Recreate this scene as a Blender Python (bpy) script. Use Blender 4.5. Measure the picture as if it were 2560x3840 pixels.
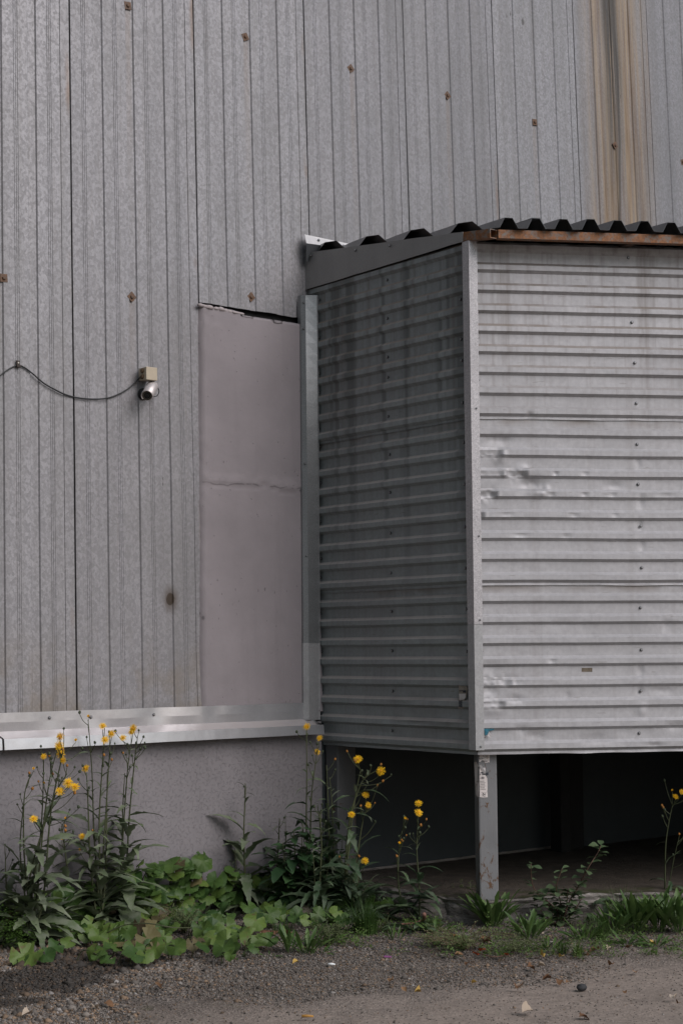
import bpy, bmesh, math, random
import numpy as np
from mathutils import Vector, Matrix, Euler, noise

random.seed(11)
rng = np.random.default_rng(11)
for o in list(bpy.data.objects):
    bpy.data.objects.remove(o)
scene = bpy.context.scene
COL = scene.collection

# ------------------------------------------------------------------ camera
EYE = 1.5
PSI, TH, RO, FPX = 0.71181, 0.08086, -0.00811, 6325.06
_f = Vector((math.sin(PSI) * math.cos(TH), math.cos(PSI) * math.cos(TH), math.sin(TH)))
_r0 = Vector((math.cos(PSI), -math.sin(PSI), 0))
_u0 = _r0.cross(_f)
CR = _r0 * math.cos(RO) + _u0 * math.sin(RO)
CU = -_r0 * math.sin(RO) + _u0 * math.cos(RO)
CF = _f
camd = bpy.data.cameras.new('camera')
camd.sensor_fit = 'HORIZONTAL'
camd.sensor_width = 36
camd.lens = FPX / 2560 * 36
camd.clip_start = 0.05
camd.clip_end = 2000
cam = bpy.data.objects.new('camera', camd)
COL.objects.link(cam)
cam.matrix_world = Matrix(((CR.x, CU.x, -CF.x, 0), (CR.y, CU.y, -CF.y, 0), (CR.z, CU.z, -CF.z, EYE), (0, 0, 0, 1)))
scene.camera = cam

# ------------------------------------------------------------------ sky, sun, exposure
SUN_EL, SUN_AZ = math.radians(39), math.radians(172)     # azimuth measured from +Y towards +X
world = bpy.data.worlds.new('World')
scene.world = world
world.use_nodes = True
wn, wl = world.node_tree.nodes, world.node_tree.links
for n in list(wn):
    wn.remove(n)
sky = wn.new('ShaderNodeTexSky')
sky.sky_type = 'NISHITA'
sky.sun_disc = False
sky.sun_elevation = SUN_EL
sky.sun_rotation = SUN_AZ
sky.air_density = 1.0
sky.dust_density = 1.5
sky.ozone_density = 1.0
hs = wn.new('ShaderNodeHueSaturation')
hs.inputs['Saturation'].default_value = 0.8
hs.inputs['Hue'].default_value = 0.47
bg = wn.new('ShaderNodeBackground')
bg.inputs['Strength'].default_value = 0.062
wo = wn.new('ShaderNodeOutputWorld')
wl.new(sky.outputs[0], hs.inputs['Color'])
wl.new(hs.outputs[0], bg.inputs['Color'])
wl.new(bg.outputs[0], wo.inputs['Surface'])
sund = bpy.data.lights.new('sun', 'SUN')
sund.energy = 1.5
sund.angle = math.radians(48)
sund.color = (1.0, 0.945, 0.945)
sun = bpy.data.objects.new('sun', sund)
COL.objects.link(sun)
sdir = Vector((math.sin(SUN_AZ) * math.cos(SUN_EL), math.cos(SUN_AZ) * math.cos(SUN_EL), math.sin(SUN_EL)))
sun.rotation_euler = (-sdir).to_track_quat('-Z', 'Y').to_euler()
scene.view_settings.view_transform = 'Standard'
scene.view_settings.look = 'None'
scene.view_settings.gamma = 1
scene.view_settings.use_curve_mapping = False
scene.view_settings.exposure = 0.66
scene.render.engine = 'CYCLES'
scene.cycles.max_bounces = 6
scene.cycles.diffuse_bounces = 4
scene.cycles.glossy_bounces = 3
scene.cycles.transmission_bounces = 3

# ------------------------------------------------------------------ the site's main planes
YW, LEAN, XA, WP = 7.9477, 0.02953, 4.9347, 0.86844      # leaning metal wall, its seams
C0 = Vector((6.5846, 6.5174, 0))                           # outer corner of the porch
FD = Vector((0.84954, -0.52752, 0)); FN = Vector((-0.52752, -0.84954, 0))
SD = Vector((0.05779, 0.99833, 0)); SN = Vector((-0.99833, 0.05779, 0))
UPV = Vector((0, 0, 1))
EYEV = Vector((0, 0, EYE))

def _ray(x, y):
    return CF * FPX + CR * (x - 1280) - CU * (y - 1920)
def wallpt(x, y, off=0.0):                                 # a place on the metal wall seen in the photograph
    d = _ray(x, y); t = (YW - off) / (d.y - LEAN * d.z); return d * t + EYEV
def planept(x, y, p0, n):
    d = _ray(x, y); return d * (p0.dot(n) / d.dot(n)) + EYEV
def frontpt(x, y, off=0.0):
    return planept(x, y, C0 + FN * off, FN)
def sidept(x, y, off=0.0):
    return planept(x, y, C0 + SN * off, SN)
def groundpt(x, y, z=0.0):
    d = _ray(x, y); return d * ((z - EYE) / d.z) + EYEV
def footpt(x, y, z=0.0, ymax=7.83):                       # a plant's foot: on the ground, in front of the foundation
    g = groundpt(x, y, z)
    if g.y > ymax and g.x < 6.75:
        k = ymax / g.y; g = Vector((g.x * k, g.y * k, z))
    return g
def depthpt(x, y, base, dd=0.0):                           # same distance from the viewer as base
    d = _ray(x, y); k = ((base - EYEV).dot(CF) + dd) / d.dot(CF); return d * k + EYEV
def vplanept(x, y, yy):                                    # on the vertical plane Y = yy
    d = _ray(x, y); return d * (yy / d.y) + EYEV
def wally(z):
    return YW + LEAN * (z - EYE)

# ------------------------------------------------------------------ materials
def newmat(name):
    m = bpy.data.materials.new(name); m.use_nodes = True
    nt = m.node_tree
    for n in list(nt.nodes):
        nt.nodes.remove(n)
    out = nt.nodes.new('ShaderNodeOutputMaterial')
    b = nt.nodes.new('ShaderNodeBsdfPrincipled')
    nt.links.new(b.outputs[0], out.inputs['Surface'])
    return m, nt, b, out

class NT:
    def __init__(s, nt):
        s.nt = nt
    def n(s, typ, **kw):
        nd = s.nt.nodes.new(typ)
        for k, v in kw.items():
            setattr(nd, k, v)
        return nd
    def link(s, a, b):
        s.nt.links.new(a, b)
    def setin(s, nd, key, v):
        i = nd.inputs[key]
        if isinstance(v, bpy.types.NodeSocket):
            s.nt.links.new(v, i)
        else:
            i.default_value = v
    def pos(s):
        return s.n('ShaderNodeNewGeometry').outputs['Position']
    def obj(s):
        return s.n('ShaderNodeTexCoord').outputs['Object']
    def mapping(s, vec, scale=(1, 1, 1), loc=(0, 0, 0), rot=(0, 0, 0)):
        m = s.n('ShaderNodeMapping')
        s.setin(m, 'Vector', vec); m.inputs['Scale'].default_value = scale
        m.inputs['Location'].default_value = loc; m.inputs['Rotation'].default_value = rot
        return m.outputs[0]
    def noise(s, vec, scale, detail=3, rough=.55, dist=0.0, out='Fac'):
        n = s.n('ShaderNodeTexNoise'); s.setin(n, 'Vector', vec)
        n.inputs['Scale'].default_value = scale; n.inputs['Detail'].default_value = detail
        n.inputs['Roughness'].default_value = rough; n.inputs['Distortion'].default_value = dist
        return n.outputs[out]
    def voro(s, vec, scale, feature='F1', out='Distance'):
        n = s.n('ShaderNodeTexVoronoi', feature=feature); s.setin(n, 'Vector', vec)
        n.inputs['Scale'].default_value = scale
        return n.outputs[out]
    def ramp(s, fac, stops):
        r = s.n('ShaderNodeValToRGB'); s.setin(r, 'Fac', fac)
        el = r.color_ramp.elements
        while len(el) < len(stops):
            el.new(.5)
        for e, (p, c) in zip(el, stops):
            e.position = p
            e.color = (c, c, c, 1) if isinstance(c, (int, float)) else (c[0], c[1], c[2], 1)
        return r.outputs['Color']
    def math(s, op, a, b=0.0, clamp=False):
        m = s.n('ShaderNodeMath', operation=op); m.use_clamp = clamp
        s.setin(m, 0, a); s.setin(m, 1, b); return m.outputs[0]
    def sep(s, vec):
        n = s.n('ShaderNodeSeparateXYZ'); s.setin(n, 0, vec); return n.outputs
    def mix(s, fac, a, b, mode='MIX'):
        m = s.n('ShaderNodeMix', data_type='RGBA', blend_type=mode)
        s.setin(m, 'Factor', fac)
        for key, v in ((6, a), (7, b)):
            if isinstance(v, (tuple, list)):
                v = (v[0], v[1], v[2], 1)
            s.setin(m, key, v)
        return m.outputs[2]
    def sm(s, x, a, b):                                    # smoothstep
        m = s.n('ShaderNodeMapRange', interpolation_type='SMOOTHSTEP')
        s.setin(m, 'Value', x); m.inputs['From Min'].default_value = a; m.inputs['From Max'].default_value = b
        return m.outputs[0]
    def band(s, x, c, w, soft):                            # 1 inside |x-c|<w
        d = s.math('ABSOLUTE', s.math('SUBTRACT', x, c))
        return s.math('SUBTRACT', 1.0, s.sm(d, w, w + soft))
    def bump(s, h, strength, dist, bsdf, prev=None):
        b = s.n('ShaderNodeBump'); s.setin(b, 'Height', h)
        b.inputs['Strength'].default_value = strength; b.inputs['Distance'].default_value = dist
        if prev is not None:
            s.link(prev, b.inputs['Normal'])
        if bsdf is not None:
            s.link(b.outputs[0], bsdf.inputs['Normal'])
        return b.outputs[0]

def simple(name, col, rough=.6, metal=0.0, noise_amt=.15, nscale=12, bump=0.0, spec=.4):
    m, nt, b, _ = newmat(name); t = NT(nt)
    f = t.noise(t.pos(), nscale, 4, .6)
    lo = tuple(c * (1 - noise_amt) for c in col); hi = tuple(min(1, c * (1 + noise_amt)) for c in col)
    t.setin(b, 'Base Color', t.ramp(f, [(.3, lo), (.7, hi)]))
    b.inputs['Roughness'].default_value = rough; b.inputs['Metallic'].default_value = metal
    b.inputs['Specular IOR Level'].default_value = spec
    if bump:
        t.bump(t.noise(t.pos(), nscale * 4, 4), bump, .004, b)
    return m

def mat_wall_panel():
    m, nt, b, _ = newmat('old_galvanised_panel'); t = NT(nt)
    P = t.pos(); x, y, z = t.sep(P)
    sp = t.mapping(P, (1, .2, .8))
    sp1 = t.noise(sp, 125, 2, .65, .0)
    sp2 = t.voro(t.mapping(P, (1, .2, .75)), 80, out='Color')
    spf = t.math('ADD', t.math('MULTIPLY', t.sep(sp2)[0], .45), t.math('MULTIPLY', sp1, .75))
    col = t.ramp(spf, [(.34, (.21, .206, .214)), (.55, (.237, .232, .242)), (.80, (.305, .299, .312))])
    streak = t.noise(t.mapping(P, (14, 1, .22)), 1.0, 4, .6)
    col = t.mix(t.math('MULTIPLY', t.sm(streak, .40, .72), .42), col, (.19, .185, .182))
    cloud = t.noise(P, 1.7, 3)
    col = t.mix(t.math('MULTIPLY', t.sm(cloud, .42, .75), .35), col, (.185, .182, .18))
    fine = t.noise(t.mapping(P, (45, 1, 1.1)), 1.0, 3)
    col = t.mix(t.math('MULTIPLY', t.sm(fine, .55, .8), .35), col, (.20, .18, .165))
    # panel coordinate; sheets differ a little in tone
    up = t.math('DIVIDE', t.math('SUBTRACT', x, XA), WP)
    wnz = t.n('ShaderNodeTexWhiteNoise', noise_dimensions='1D'); t.setin(wnz, 'W', t.math('FLOOR', t.math('ADD', up, .005)))
    col = t.mix(t.math('MULTIPLY', wnz.outputs['Value'], .28), col, (.155, .15, .158))
    rain = t.noise(t.mapping(P, (5.5, 1, .12)), 1.0, 4, .6)
    col = t.mix(t.math('MULTIPLY', t.sm(rain, .46, .70), .40), col, (.150, .146, .148))
    fr = t.math('FRACT', t.math('ADD', up, 10.0))
    # rust runs under the bolts
    zb = 3.766 + EYE
    below = t.math('MULTIPLY', t.sm(z, zb - 1.4, zb - .02), t.math('LESS_THAN', z, zb))
    run = t.math('MULTIPLY', t.band(fr, .465, .006, .03), below)
    z2 = 2.02 + EYE
    below2 = t.math('MULTIPLY', t.sm(z, z2 - .7, z2 - .02), t.math('LESS_THAN', z, z2))
    run = t.math('MAXIMUM', run, t.math('MULTIPLY', t.band(fr, .465, .006, .03), below2))
    rn = t.noise(t.mapping(P, (40, 1, 2)), 1.0, 3)
    col = t.mix(t.math('MULTIPLY', run, t.math('MULTIPLY', rn, .45)), col, (.20, .145, .10))
    # rusty seam edges
    sr = t.math('MULTIPLY', t.band(fr, .985, .0, .035), t.sm(t.noise(t.mapping(P, (3, 1, 1.6)), 1.0, 3), .53, .7))
    col = t.mix(t.math('MULTIPLY', sr, .7), col, (.19, .125, .085))
    # the brown run-off stain on the panel at the right
    wob = t.math('MULTIPLY', t.math('SUBTRACT', t.noise(t.mapping(P, (.5, 1, .6)), 1.0, 2), .5), .22)
    us = t.math('ADD', t.math('SUBTRACT', up, 5.0), wob)
    sn = t.noise(t.mapping(P, (16, 1, .35)), 1.0, 4, .65)
    st = t.math('MULTIPLY', t.band(us, .53, .17, .42), t.math('ADD', t.math('MULTIPLY', t.sm(sn, .30, .60), .7), .3))
    rag = t.noise(t.mapping(P, (30, 1, .7)), 1.0, 5, .7)
    st = t.math('MULTIPLY', st, t.math('ADD', t.math('MULTIPLY', t.sm(rag, .34, .56), .5), .5))
    st = t.math('MULTIPLY', st, t.sm(z, 3.2, 4.4))
    stc = t.mix(t.sm(t.noise(t.mapping(P, (11, 1, .5)), 1.0, 4, .65), .38, .62), (.30, .225, .15), (.155, .098, .055))
    col = t.mix(t.math('MULTIPLY', st, .95), col, stc)
    core = t.math('MULTIPLY', t.band(us, .465, .05, .11), t.sm(t.noise(t.mapping(P, (60, 1, .8)), 1.0, 4, .7), .28, .50))
    core = t.math('MULTIPLY', core, t.math('MULTIPLY', t.sm(z, 4.5, 5.9), .9))
    col = t.mix(core, col, (.055, .05, .045))
    thin = t.math('MULTIPLY', t.band(us, .525, .004, .018), t.math('MULTIPLY', t.sm(z, 4.0, 4.8), .75))
    col = t.mix(thin, col, (.06, .05, .042))
    fl = t.sm(t.noise(t.mapping(P, (42, 1, 4.5)), 1.0, 3, .6), .69, .74)
    col = t.mix(t.math('MULTIPLY', fl, t.math('MULTIPLY', t.band(us, .75, .25, .4), .8)), col, (.05, .047, .042))
    # splash dirt and lichen along the foot of the panels
    ft = t.math('SUBTRACT', 1.0, t.sm(z, 1.15, 1.75))
    dn = t.sm(t.noise(P, 5.5, 4), .40, .70)
    col = t.mix(t.math('MULTIPLY', ft, t.math('MULTIPLY', dn, .55)), col, (.19, .155, .115))
    # burnt hole and its dark smear
    h = wallpt(640, 2247)
    dx = t.math('SUBTRACT', x, h.x); dz = t.math('SUBTRACT', z, h.z)
    wn_ = t.math('MULTIPLY', t.noise(P, 40, 2), .012)
    r = t.math('ADD', t.math('SQRT', t.math('ADD', t.math('MULTIPLY', dx, dx), t.math('MULTIPLY', t.math('MULTIPLY', dz, dz), .5))), wn_)
    col = t.mix(t.math('SUBTRACT', 1.0, t.sm(r, .028, .034)), col, (.010, .008, .006))
    col = t.mix(t.math('MULTIPLY', t.math('SUBTRACT', 1.0, t.sm(r, .03, .08)), .6), col, (.07, .05, .035))
    # two torn marks high up
    n60 = t.noise(P, 60, 2)
    for (px, py, s) in ((1960, 80, .05), (1900, 58, .035), (1915, 50, .03), (612, 1795, .022), (612, 1815, .025)):
        h = wallpt(px, py)
        dx = t.math('SUBTRACT', x, h.x); dz = t.math('SUBTRACT', z, h.z)
        r = t.math('SQRT', t.math('ADD', t.math('MULTIPLY', t.math('MULTIPLY', dx, dx), 3.0), t.math('MULTIPLY', dz, dz)))
        r = t.math('ADD', r, t.math('MULTIPLY', n60, s * .6))
        col = t.mix(t.math('MULTIPLY', t.math('SUBTRACT', 1.0, t.sm(r, s * .5, s)), .75), col, (.06, .055, .05))
    t.setin(b, 'Base Color', col)
    b.inputs['Metallic'].default_value = .35
    t.setin(b, 'Roughness', t.ramp(spf, [(.3, .62), (.7, .46)]))
    t.bump(t.noise(t.mapping(P, (3.0, 1, 1.0)), 1.0, 2), .3, .03, b)
    return m

def mat_sheet(name, base=.42, rough=.40, metal=.82, dirt=.5, tint=(1, 1, 1), dust=None, bands=.0):
    m, nt, b, _ = newmat(name); t = NT(nt)
    P = t.pos(); x, y, z = t.sep(P)
    g = t.n('ShaderNodeNewGeometry')
    nz = t.sep(g.outputs['Normal'])[2]
    f = t.noise(t.mapping(P, (1, 1, 1)), 40, 3)
    col = t.ramp(f, [(.3, (base * .90 * tint[0], base * .89 * tint[1], base * .92 * tint[2])), (.7, (base * 1.06 * tint[0], base * 1.05 * tint[1], base * 1.08 * tint[2]))])
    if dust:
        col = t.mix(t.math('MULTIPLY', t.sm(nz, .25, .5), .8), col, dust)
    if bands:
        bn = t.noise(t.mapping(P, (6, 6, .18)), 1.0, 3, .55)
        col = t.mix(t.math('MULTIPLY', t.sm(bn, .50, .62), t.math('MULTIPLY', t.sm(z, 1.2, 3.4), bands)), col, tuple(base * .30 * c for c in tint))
    big = t.noise(P, 2.2, 3)
    col = t.mix(t.math('MULTIPLY', t.sm(big, .45, .75), .35), col, (base * .72, base * .71, base * .73))
    sv = t.noise(t.mapping(P, (18, 18, .35)), 1.0, 4, .65)
    upz = t.sm(z, 2.4, 3.6)
    amt = t.math('ADD', t.math('MULTIPLY', upz, .45), .18)
    col = t.mix(t.math('MULTIPLY', t.sm(sv, .46, .72), t.math('MULTIPLY', amt, dirt * 2)), col, (base * .52, base * .47, base * .44))
    # grime that has settled on the upward slopes of the ribs under the eaves
    led = t.math('MULTIPLY', t.sm(nz, .25, .5), t.math('MULTIPLY', t.sm(z, 2.55, 3.3), .75))
    col = t.mix(t.math('MULTIPLY', led, t.sm(t.noise(t.mapping(P, (6, 6, 3)), 1.0, 3), .25, .6)), col, (.20, .165, .135))
    # rust washed out below the laps between the sheets
    lapn = t.sm(t.noise(t.mapping(P, (3.5, 3.5, 8)), 1.0, 3), .38, .66)
    for zl in (2.085 + EYE - .115 * 7 - .024, 2.085 + EYE - .115 * 15 - .024):
        lp = t.math('MULTIPLY', t.sm(z, zl - .055, zl), t.math('LESS_THAN', z, zl))
        col = t.mix(t.math('MULTIPLY', t.math('MULTIPLY', lp, lapn), .55), col, (.15, .115, .085))
    # scratches
    sc = t.sm(t.noise(t.mapping(P, (9, 9, 60), rot=(0, .5, .3)), 1.0, 2), .70, .73)
    col = t.mix(t.math('MULTIPLY', sc, .35), col, (base * .45, base * .42, base * .38))
    t.setin(b, 'Base Color', col)
    b.inputs['Metallic'].default_value = metal
    t.setin(b, 'Roughness', t.math('ADD', t.math('MULTIPLY', sv, .2), rough - .08))
    t.bump(t.noise(t.mapping(P, (1.6, 1.6, 3)), 2.2, 2), .3, .02, b)
    return m

def mat_spangle(name, dark, light, scale=120, metal=.75, rough=.42):
    m, nt, b, _ = newmat(name); t = NT(nt)
    P = t.pos()
    f = t.noise(P, scale, 3, .7, 1.5)
    g = t.noise(t.mapping(P, (1, 1, .3)), 5, 3)
    col = t.ramp(f, [(.36, dark), (.5, tuple((a + c) / 2 for a, c in zip(dark, light))), (.64, light)])
    col = t.mix(t.math('MULTIPLY', t.sm(g, .45, .75), .3), col, tuple(c * .7 for c in dark))
    t.setin(b, 'Base Color', col)
    b.inputs['Metallic'].default_value = metal
    b.inputs['Roughness'].default_value = rough
    t.bump(t.noise(P, 6, 2), .25, .012, b)
    return m

def mat_plaster(name, col0, worm=False, crack=None):
    m, nt, b, _ = newmat(name); t = NT(nt)
    P = t.pos(); x, y, z = t.sep(P)
    big = t.noise(P, 2.4, 4, .6)
    col = t.ramp(big, [(.3, tuple(c * .88 for c in col0)), (.72, tuple(c * 1.07 for c in col0))])
    sv = t.noise(t.mapping(P, (9, 1, .4)), 1.0, 4, .6)
    col = t.mix(t.math('MULTIPLY', t.sm(sv, .5, .78), .30), col, tuple(c * .72 for c in col0))
    pit = t.sm(t.noise(P, 46, 2), .70, .76)
    col = t.mix(t.math('MULTIPLY', pit, .45), col, tuple(c * .45 for c in col0))
    fine = t.noise(P, 120, 3, .7)
    if worm:
        w = t.noise(t.mapping(P, (1, 1, 1.15)), 120, 1, .4, 1.3)
        ridge = t.math('ABSOLUTE', t.math('SUBTRACT', w, .5))
        gro = t.math('SUBTRACT', 1.0, t.sm(ridge, .0, .05))
        mask = t.sm(t.noise(P, 60, 2), .50, .58)
        gro = t.math('MULTIPLY', gro, mask)
        col = t.mix(t.math('MULTIPLY', gro, .20), col, tuple(c * .5 for c in col0))
        low = t.math('MULTIPLY', t.math('SUBTRACT', 1.0, t.sm(z, .0, .6)), t.sm(t.noise(P, 7, 4), .35, .6))
        drip = t.math('MULTIPLY', t.sm(t.noise(t.mapping(P, (11, 1, .35)), 1.0, 4, .65), .55, .72), t.sm(z, .35, 1.0))
        col = t.mix(t.math('MULTIPLY', drip, .4), col, tuple(c * .55 for c in col0))
        col = t.mix(t.math('MULTIPLY', low, .5), col, tuple(c * .5 for c in col0))
        n1 = t.bump(t.math('SUBTRACT', 1.0, gro), .6, .004, None)
        t.bump(fine, .25, .004, b, n1)
    else:
        # gouges, filler band over the day joint, soiling at the foot
        zr_ = t.math('ADD', wallpt(760, 1808).z, t.math('MULTIPLY', t.math('SUBTRACT', t.noise(t.mapping(P, (5, 1, 0)), 1.0, 3), .5), .10))
        dzr = t.math('SUBTRACT', z, zr_)
        fil = t.math('MULTIPLY', t.band(dzr, .035, .012, .035), t.sm(t.noise(P, 14, 4), .38, .6))
        col = t.mix(t.math('MULTIPLY', fil, .35), col, tuple(min(1, c * 1.3) for c in col0))
        lin = t.math('MULTIPLY', t.band(dzr, 0.0, .001, .005), t.sm(t.noise(P, 9, 3), .42, .5))
        col = t.mix(t.math('MULTIPLY', lin, .6), col, tuple(c * .4 for c in col0))
        n50 = t.noise(P, 55, 2)
        for (px, py, s_) in ((968, 2215, .020), (993, 2210, .028), (1030, 2222, .016), (1075, 2218, .016), (883, 2212, .018), (832, 2228, .014), (824, 2270, .012), (820, 2320, .012), (1000, 2328, .010), (908, 2400, .009), (887, 2302, .012),
                             (1072, 2634, .016), (1088, 2628, .018), (1100, 2636, .012), (765, 2318, .030), (758, 2300, .02), (850, 1730, .010), (1085, 1430, .007), (900, 1660, .006)):
            h_ = wallpt(px, py, .03)
            ddx = t.math('SUBTRACT', x, h_.x); ddz = t.math('SUBTRACT', z, h_.z)
            rr_ = t.math('SQRT', t.math('ADD', t.math('MULTIPLY', t.math('MULTIPLY', ddx, ddx), 6.0), t.math('MULTIPLY', ddz, ddz)))
            rr_ = t.math('ADD', rr_, t.math('MULTIPLY', n50, s_ * .9))
            col = t.mix(t.math('MULTIPLY', t.math('SUBTRACT', 1.0, t.sm(rr_, s_ * .75, s_)), .6), col, tuple(c * .33 for c in col0))
        n1 = t.bump(t.noise(P, 16, 5, .65), .25, .012, None)
        n2 = t.bump(t.math('SUBTRACT', 1.0, pit), .6, .005, None, n1)
        t.bump(fine, .2, .003, b, n2)
    t.setin(b, 'Base Color', col)
    b.inputs['Roughness'].default_value = .78
    b.inputs['Specular IOR Level'].default_value = .25
    return m

def mat_rust(name, base, rustc, lo, hi, scale=9, metal=0.0, rough=.65, vstretch=1.0, lowz=None):
    m, nt, b, _ = newmat(name); t = NT(nt)
    P = t.pos(); z = t.sep(P)[2]
    f = t.noise(t.mapping(P, (1, 1, vstretch)), scale, 6, .68, .6)
    if lowz is not None:
        f = t.math('ADD', f, t.math('MULTIPLY', t.math('SUBTRACT', 1.0, t.sm(z, lowz[0], lowz[1])), lowz[2]))
    k = t.sm(f, lo, hi)
    base2 = t.mix(t.sm(t.noise(P, 4, 3), .4, .7), base, tuple(c * .85 for c in base))
    rc = t.ramp(t.noise(P, scale * 3, 4), [(.3, tuple(c * .45 for c in rustc)), (.7, rustc)])
    t.setin(b, 'Base Color', t.mix(k, base2, rc))
    b.inputs['Metallic'].default_value = metal
    b.inputs['Roughness'].default_value = rough
    t.bump(f, .3, .006, b)
    return m

def mat_ground():
    m, nt, b, _ = newmat('gravel_and_dust'); t = NT(nt)
    P = t.pos(); x, y, z = t.sep(P)
    g = t.voro(P, 105, out='Color')
    gv = t.sep(g)[0]
    col = t.ramp(gv, [(.0, (.028, .028, .031)), (.45, (.135, .12, .11)), (.8, (.225, .195, .172)), (1.0, (.34, .30, .262))])
    big = t.noise(P, 1.6, 4, .6)
    col = t.mix(t.math('MULTIPLY', t.sm(big, .4, .7), .6), col, (.125, .10, .082))
    # line where trodden dust takes over from the gravel
    a = groundpt(2560, 3560); c = groundpt(500, 3850)
    d = (c - a).normalized(); nrm = Vector((-d.y, d.x, 0))
    if nrm.dot(Vector((0, 0, 0)) - a) < 0:
        nrm = -nrm
    s = t.math('ADD', t.math('MULTIPLY', x, nrm.x), t.math('MULTIPLY', y, nrm.y))
    s = t.math('SUBTRACT', s, nrm.dot(a))
    s = t.math('ADD', s, t.math('MULTIPLY', t.math('SUBTRACT', t.noise(P, 1.3, 5, .65), .5), 2.0))
    k = t.sm(s, -.75, .55)
    dust = t.ramp(t.noise(P, 38, 5, .7), [(.3, (.19, .157, .133)), (.7, (.325, .272, .234))])
    dl = t.sm(t.noise(t.mapping(P, (1, 1, 1), rot=(0, 0, .55)), 3.0, 5, .65), .52, .7)
    dust = t.mix(t.math('MULTIPLY', dl, .5), dust, (.14, .117, .10))
    col = t.mix(t.math('MULTIPLY', k, .92), col, dust)
    # oily dark patch at the left
    h = groundpt(230, 3640)
    e1 = (groundpt(520, 3560) - h); L1 = e1.length; e1.normalize(); e2 = Vector((-e1.y, e1.x, 0))
    dx = t.math('SUBTRACT', x, h.x); dy = t.math('SUBTRACT', y, h.y)
    uu = t.math('ADD', t.math('MULTIPLY', dx, e1.x), t.math('MULTIPLY', dy, e1.y))
    vv = t.math('ADD', t.math('MULTIPLY', dx, e2.x), t.math('MULTIPLY', dy, e2.y))
    rr = t.math('SQRT', t.math('ADD', t.math('POWER', t.math('DIVIDE', uu, .85), 2.0), t.math('POWER', t.math('DIVIDE', vv, .30), 2.0)))
    rr = t.math('ADD', rr, t.math('MULTIPLY', t.math('SUBTRACT', t.noise(P, 5, 4), .5), 1.3))
    oil = t.math('SUBTRACT', 1.0, t.sm(rr, .55, 1.05))
    col = t.mix(t.math('MULTIPLY', oil, .8), col, (.018, .018, .019))
    # a breath of moss near the weeds
    ms = t.math('MULTIPLY', t.sm(t.noise(P, 6, 4), .60, .75), t.band(s, -.55, .25, .4))
    col = t.mix(t.math('MULTIPLY', ms, .5), col, (.075, .085, .03))
    t.setin(b, 'Base Color', col)
    b.inputs['Roughness'].default_value = .88
    b.inputs['Specular IOR Level'].default_value = .2
    hgt = t.math('MULTIPLY', t.voro(P, 105), t.math('SUBTRACT', 1.0, t.math('MULTIPLY', k, .8)))
    n1 = t.bump(hgt, .8, .012, None)
    t.bump(t.noise(P, 9, 5, .65), .5, .03, b, n1)
    return m

def mat_attr(name, rough=.85):
    m, nt, b, _ = newmat(name); t = NT(nt)
    a = t.n('ShaderNodeAttribute', attribute_name='Col')
    f = t.noise(t.pos(), 160, 3)
    t.setin(b, 'Base Color', t.mix(t.math('MULTIPLY', f, .5), a.outputs['Color'], (.07, .065, .06)))
    b.inputs['Roughness'].default_value = rough
    b.inputs['Specular IOR Level'].default_value = .25
    return m

def mat_leaf(name, c1, c2, veins=None, vein_col=None, rough=.55, trans=.22, spot=None, dust=0.0, back=None):
    m, nt, b, out = newmat(name); t = NT(nt)
    oi = t.n('ShaderNodeObjectInfo')
    O = t.obj()
    f = t.noise(t.pos(), 22, 4, .6)
    v = t.math('ADD', t.math('MULTIPLY', oi.outputs['Random'], .65), t.math('MULTIPLY', f, .45))
    col = t.ramp(v, [(.2, c1), (.85, c2)])
    if veins:
        x, y, z = t.sep(O)
        ang = t.math('ARCTAN2', y, x)
        w = t.math('ABSOLUTE', t.math('SINE', t.math('MULTIPLY', ang, veins)))
        rad = t.math('SQRT', t.math('ADD', t.math('MULTIPLY', x, x), t.math('MULTIPLY', y, y)))
        k = t.math('SUBTRACT', 1.0, t.sm(w, .0, .16))
        col = t.mix(t.math('MULTIPLY', k, .55), col, vein_col)
    if spot:
        k = t.math('MULTIPLY', t.sm(t.noise(t.pos(), 30, 4, .7), .56, .66), t.sm(oi.outputs['Random'], .55, .9))
        col = t.mix(t.math('MULTIPLY', k, .8), col, spot)
    if dust:
        k = t.sm(t.noise(t.pos(), 14, 4, .65), .38, .66)
        col = t.mix(t.math('MULTIPLY', k, dust), col, (.25, .255, .22))
    t.setin(b, 'Base Color', col)
    b.inputs['Roughness'].default_value = rough
    b.inputs['Specular IOR Level'].default_value = .35
    t.bump(t.noise(t.pos(), 60, 3), .35, .004, b)
    tr = t.n('ShaderNodeBsdfTranslucent'); t.setin(tr, 'Color', col)
    mx = t.n('ShaderNodeMixShader'); mx.inputs[0].default_value = trans
    t.link(b.outputs[0], mx.inputs[1]); t.link(tr.outputs[0], mx.inputs[2])
    t.link(mx.outputs[0], out.inputs['Surface'])
    return m

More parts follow.
